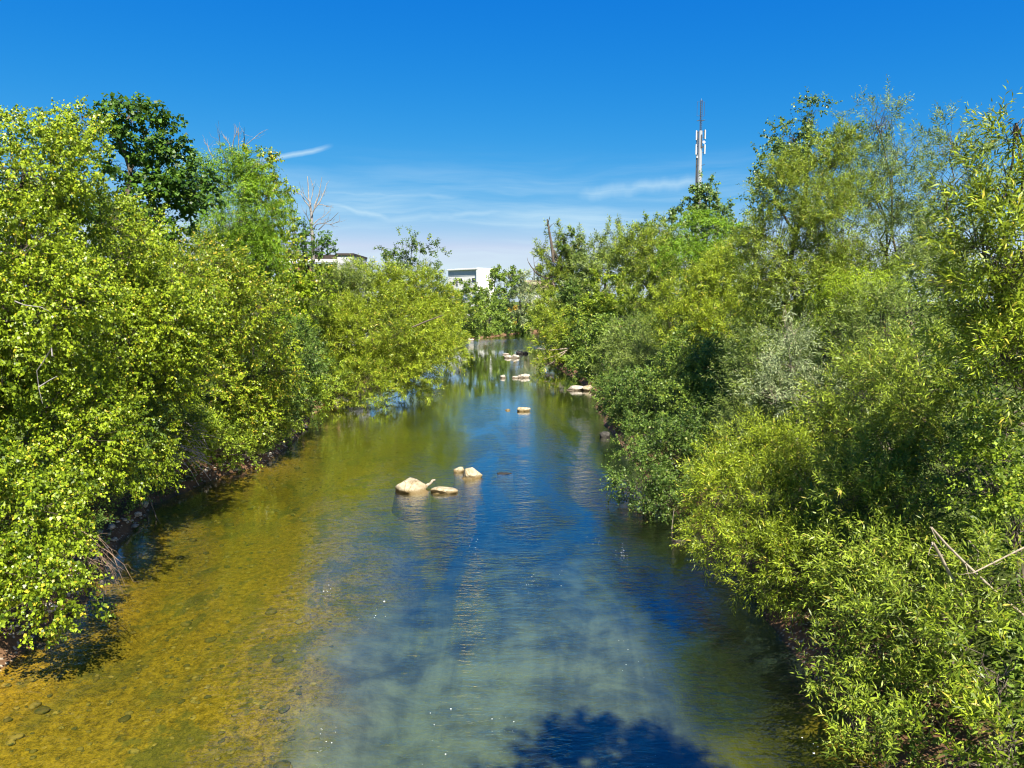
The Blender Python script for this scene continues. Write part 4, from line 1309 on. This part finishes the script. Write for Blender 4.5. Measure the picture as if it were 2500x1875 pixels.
# ------------------------------------------------------------------ radio mast
def plain(name, col, rough=0.6, spec=0.4, metal=0.0, var=0.12):
    m, t, out = new_mat(name)
    tc = t.new('ShaderNodeTexCoord')
    n = t.noise(tc.outputs['Object'], 1.7, 5, 0.6)
    n2 = t.noise(t.vmul(tc.outputs['Object'], (6, 6, 0.7)), 1.0, 4, 0.6)
    c = t.mix(t.math('MULTIPLY', t.ramp(t.math('MULTIPLY', n, n2), 0.15, 0.4), var * 2), col, tuple(0.55 * q for q in col))
    principled(t, out, c, rough, spec, n2, 0.1, 0.01, metal)
    return m


M['steel'] = plain('galvanised_steel', (0.36, 0.37, 0.39), 0.5, 0.5, 0.25)
M['steel_dark'] = plain('dark_steel', (0.06, 0.062, 0.07), 0.6)
M['antenna'] = plain('antenna_white', (0.52, 0.53, 0.55), 0.5)
M['plaster'] = plain('white_plaster', (0.74, 0.73, 0.70), 0.85, 0.2)
M['plaster_grey'] = plain('grey_plaster', (0.42, 0.43, 0.44), 0.85, 0.2)
M['glass'] = plain('dark_glass', (0.02, 0.022, 0.026), 0.15, 0.5)
M['roof'] = plain('dark_roof', (0.045, 0.032, 0.028), 0.8)
M['timber'] = plain('timber', (0.30, 0.17, 0.10), 0.8, 0.2)
M['roof_tile'] = plain('weathered_roof', (0.22, 0.16, 0.13), 0.9, 0.1)


def radio_mast():
    D = 120.0
    k = 0.1688 * D / FPX
    bx = unproject(1650 + 345 * 0.1688, 400, D)[0]
    g = float(terrain_z(bx, D))
    root = empty('radio_mast', (bx, D, g))
    tag(root, 'tall grey mobile phone mast with white antenna panels above the right bank trees', 'mast')
    Z = lambda zy: float(unproject(1700, 220 + zy * 0.1688, D)[2]) - g
    X = lambda zx: (zx - 345) * k
    MB().cyl((0, 0, -0.3), (0, 0, Z(590)), 0.46, 0.30, 20).build('pole', M['steel'], root)
    top = MB()
    r = 0.15
    for sx, sy in ((-r, -r), (r, -r), (0, r)):
        top.cyl((sx, sy, Z(595)), (sx, sy, Z(150)), 0.035, 0.03, 6)
    z = Z(590)
    j = 0
    tri = [(-r, -r), (r, -r), (0, r)]
    while z < Z(165):
        for a in range(3):
            p, q = tri[a], tri[(a + 1) % 3]
            top.cyl((*p, z), (*q, z + 0.32), 0.02, 0.02, 5)
        z += 0.32
    top.build('lattice_mast', M['steel_dark'], root)
    MB().cyl((0, 0, Z(150)), (0, 0, Z(120)), 0.03, 0.012, 6).build('lightning_rod', M['steel'], root)
    lad = MB()
    for sx in (-0.62, -0.36):
        lad.box(sx - 0.03, sx + 0.03, -0.30, -0.24, 0, Z(980))
    z = 0.3
    while z < Z(985):
        lad.box(-0.62, -0.36, -0.29, -0.25, z, z + 0.04)
        z += 0.3
    lad.build('ladder', M['steel_dark'], root)
    MB().box(-0.60, -0.38, -0.10, -0.04, 0, Z(600)).build('cable_tray', M['steel_dark'], root)
    for (zx, za, zb, sy) in ((283, 590, 730, -0.25), (283, 790, 940, -0.25), (405, 580, 715, -0.3), (405, 790, 932, -0.3), (345, 600, 735, 0.62), (345, 795, 940, 0.62)):
        x = X(zx)
        p = MB().box(x - 0.09, x + 0.09, sy - 0.09, sy + 0.09, Z(zb), Z(za), 0.03).build('antenna_panel', M['antenna'], root)
        b = MB()
        for zz in (Z(za) - 0.25, Z(zb) + 0.25):
            b.cyl((x, sy + 0.02, zz), (0.0, 0.0, zz), 0.028, 0.028, 6)
        b.cyl((x * 0.82, sy * 0.7, Z(zb) - 0.15), (x * 0.82, sy * 0.7, Z(za) + 0.05), 0.035, 0.035, 6)
        b.build('bracket', M['steel_dark'], p)
    MB().cyl((X(388), -0.45, Z(760)), (X(388), -0.25, Z(760)), 0.22, 0.16, 16).build('dish', M['antenna'], root)
    MB().box(X(300) - 0.1, X(300) + 0.1, -0.35, -0.15, Z(985), Z(955)).build('equipment_box', M['antenna'], root)
    for zx in (355, 372):
        MB().box(X(zx) - 0.07, X(zx) + 0.07, -0.46, -0.30, Z(830 + zx - 355), Z(650 + (zx - 355) * 10)).build('feeder', M['steel_dark'], root)
    arm = MB()
    for zx in (288, 408):
        arm.cyl((0, -0.1, Z(1098)), (X(zx), -0.35, Z(1082)), 0.05, 0.04, 6)
    arm.build('support_arm', M['steel_dark'], root)
    cr = MB()
    cr.cyl((X(290), 0, Z(446)), (0, 0, Z(430)), 0.06, 0.05, 6).cyl((X(408), 0, Z(430)), (0, 0, Z(446)), 0.05, 0.06, 6)
    cr.build('cross_arm', M['steel_dark'], root)
    for zx in (290, 392):
        lp = MB()
        x = X(zx)
        lp.cyl((x, 0, Z(375)), (x, 0, Z(170)), 0.025, 0.025, 6)
        lp.cyl((x, 0, Z(170)), (0, 0, Z(172)), 0.022, 0.022, 6).cyl((x, 0, Z(375)), (0, 0, Z(372)), 0.03, 0.03, 6)
        lp.build('loop_aerial', M['steel_dark'], root)


radio_mast()


# ------------------------------------------------------------------ buildings
def white_building():
    D = 235.0
    c = unproject(1166, 654, D)
    g = float(terrain_z(c[0], D))
    h = c[2] - g
    root = empty('white_building', (c[0], D, g))
    root.rotation_euler = (0, 0, R(44))
    tag(root, 'white flat-roofed building showing above the trees at the end of the river', 'building')
    a, b = 7.0, 14.5          # local: end wall along +X (towards the sun), long side along +Y
    MB().box(0.55, a, 0, b, 0, h - 0.5).build('wall', M['plaster'], root)
    MB().box(0, 0.55, 0, 0.7, 0, h - 0.5).build('corner_pier', M['plaster'], root)
    MB().box(-0.05, a + 0.05, -0.05, b, h - 0.497, h + 0.05, 0.12).build('roof_edge', M['plaster'], root)
    MB().box(0.48, 0.545, 0.75, b, h - 2.2, h - 0.6).build('fascia_panel', M['plaster_grey'], root)
    for i in range(2):
        y0 = 1.6 + 6.0 * i
        f = MB().box(0.44, 0.545, y0, y0 + 1.5, h - 4.2, h - 2.9).build('window', M['plaster_grey'], root)
        MB().box(0.42, 0.436, y0 + 0.12, y0 + 1.38, h - 4.1, h - 3.0).build('pane', M['glass'], f)
        d = MB().box(0.44, 0.545, y0 + 2.2, y0 + 3.0, h - 5.2, h - 3.0).build('door', M['plaster_grey'], root)
        MB().box(0.42, 0.436, y0 + 2.3, y0 + 2.9, h - 5.1, h - 3.1).build('pane', M['glass'], d)
    rail = MB()
    rail.cyl((-0.6, 0.5, h - 5.2), (-0.6, 13.6, h - 2.6), 0.08, 0.08, 6).cyl((-0.6, 0.5, h - 6.2), (-0.6, 14, h - 3.6), 0.08, 0.08, 6)
    for i in range(10):
        y = 0.6 + 1.45 * i
        rail.cyl((-0.6, y, h - 6.2 + 0.19 * (y - 0.5)), (-0.6, y, h - 5.2 + 0.19 * (y - 0.5)), 0.04, 0.04, 5)
    rail.box(-0.62, 0.5, 0.4, 1.2, h - 6.6, h - 6.3)
    rail.build('stair_rail', M['steel'], root)


def shed():
    D = 64.0
    p0, p1 = unproject(690, 622, D), unproject(862, 622, D)
    x0, x1 = p0[0], p1[0]
    zt = p0[2]
    root = empty('shed', (x0, D, float(terrain_z(x0, D))))
    tag(root, 'house with a dark flat roof and timber posts half hidden behind the yellow-green tree', 'building')
    g = root.location.z
    w, h = x1 - x0, zt - g
    MB().box(w - 1.3, w, 0.0, 6, 0, h - 0.05).build('wall', M['plaster_grey'], root)
    MB().box(0.0, w - 1.31, 2.6, 6, 0, h - 0.6).build('back_wall', M['roof'], root)
    r = MB().box(-0.3, w - 1.306, -0.2, 6.2, h - 0.35, h, 0.02).build('roof', M['roof'], root)
    MB().box(-0.3, w - 1.31, -0.28, -0.205, h - 0.62, h - 0.36).build('fascia', M['plaster'], r)
    for i in range(5):
        x = 0.2 + i * (w - 1.8) / 4
        MB().box(x, x + 0.18, 0.0, 0.18, 0, h - 0.64).build('post', M['timber'], root)
    MB().box(w - 1.4, w + 0.05, -0.1, 6.05, h - 0.045, h + 0.12).build('parapet', M['roof'], root)


def brown_roof():
    D = 205.0
    a, b = unproject(1283, 683, D), unproject(1352, 683, D)
    g = float(terrain_z(a[0], D))
    root = empty('house', (a[0], D, g))
    tag(root, 'low house with a weathered brown roof behind the trees at the far bend', 'building')
    w, h = b[0] - a[0], a[2] - g
    MB().box(0, w, 0, 8, 0, h - 3.0).build('wall', M['plaster_grey'], root)
    bm = bmesh.new()
    vs = [bm.verts.new(q) for q in ((-0.4, -0.6, h - 3.0), (w + 0.4, -0.6, h - 3.0), (w + 0.4, 4, h), (-0.4, 4, h), (w + 0.4, 8.6, h - 3.0), (-0.4, 8.6, h - 3.0))]
    for q in ((0, 1, 2, 3), (3, 2, 4, 5), (0, 3, 5), (1, 4, 2)):
        bm.faces.new([vs[i] for i in q])
    me = bpy.data.meshes.new('roof')
    bm.to_mesh(me)
    bm.free()
    link('roof', me, M['roof_tile'], root)
    MB().box(w * 0.3, w * 0.3 + 0.3, 3.9, 4.2, h - 0.05, h + 2.4).build('pole', M['steel_dark'], root)


white_building()
shed()
brown_roof()

print('leaf triangles', TRI[0])
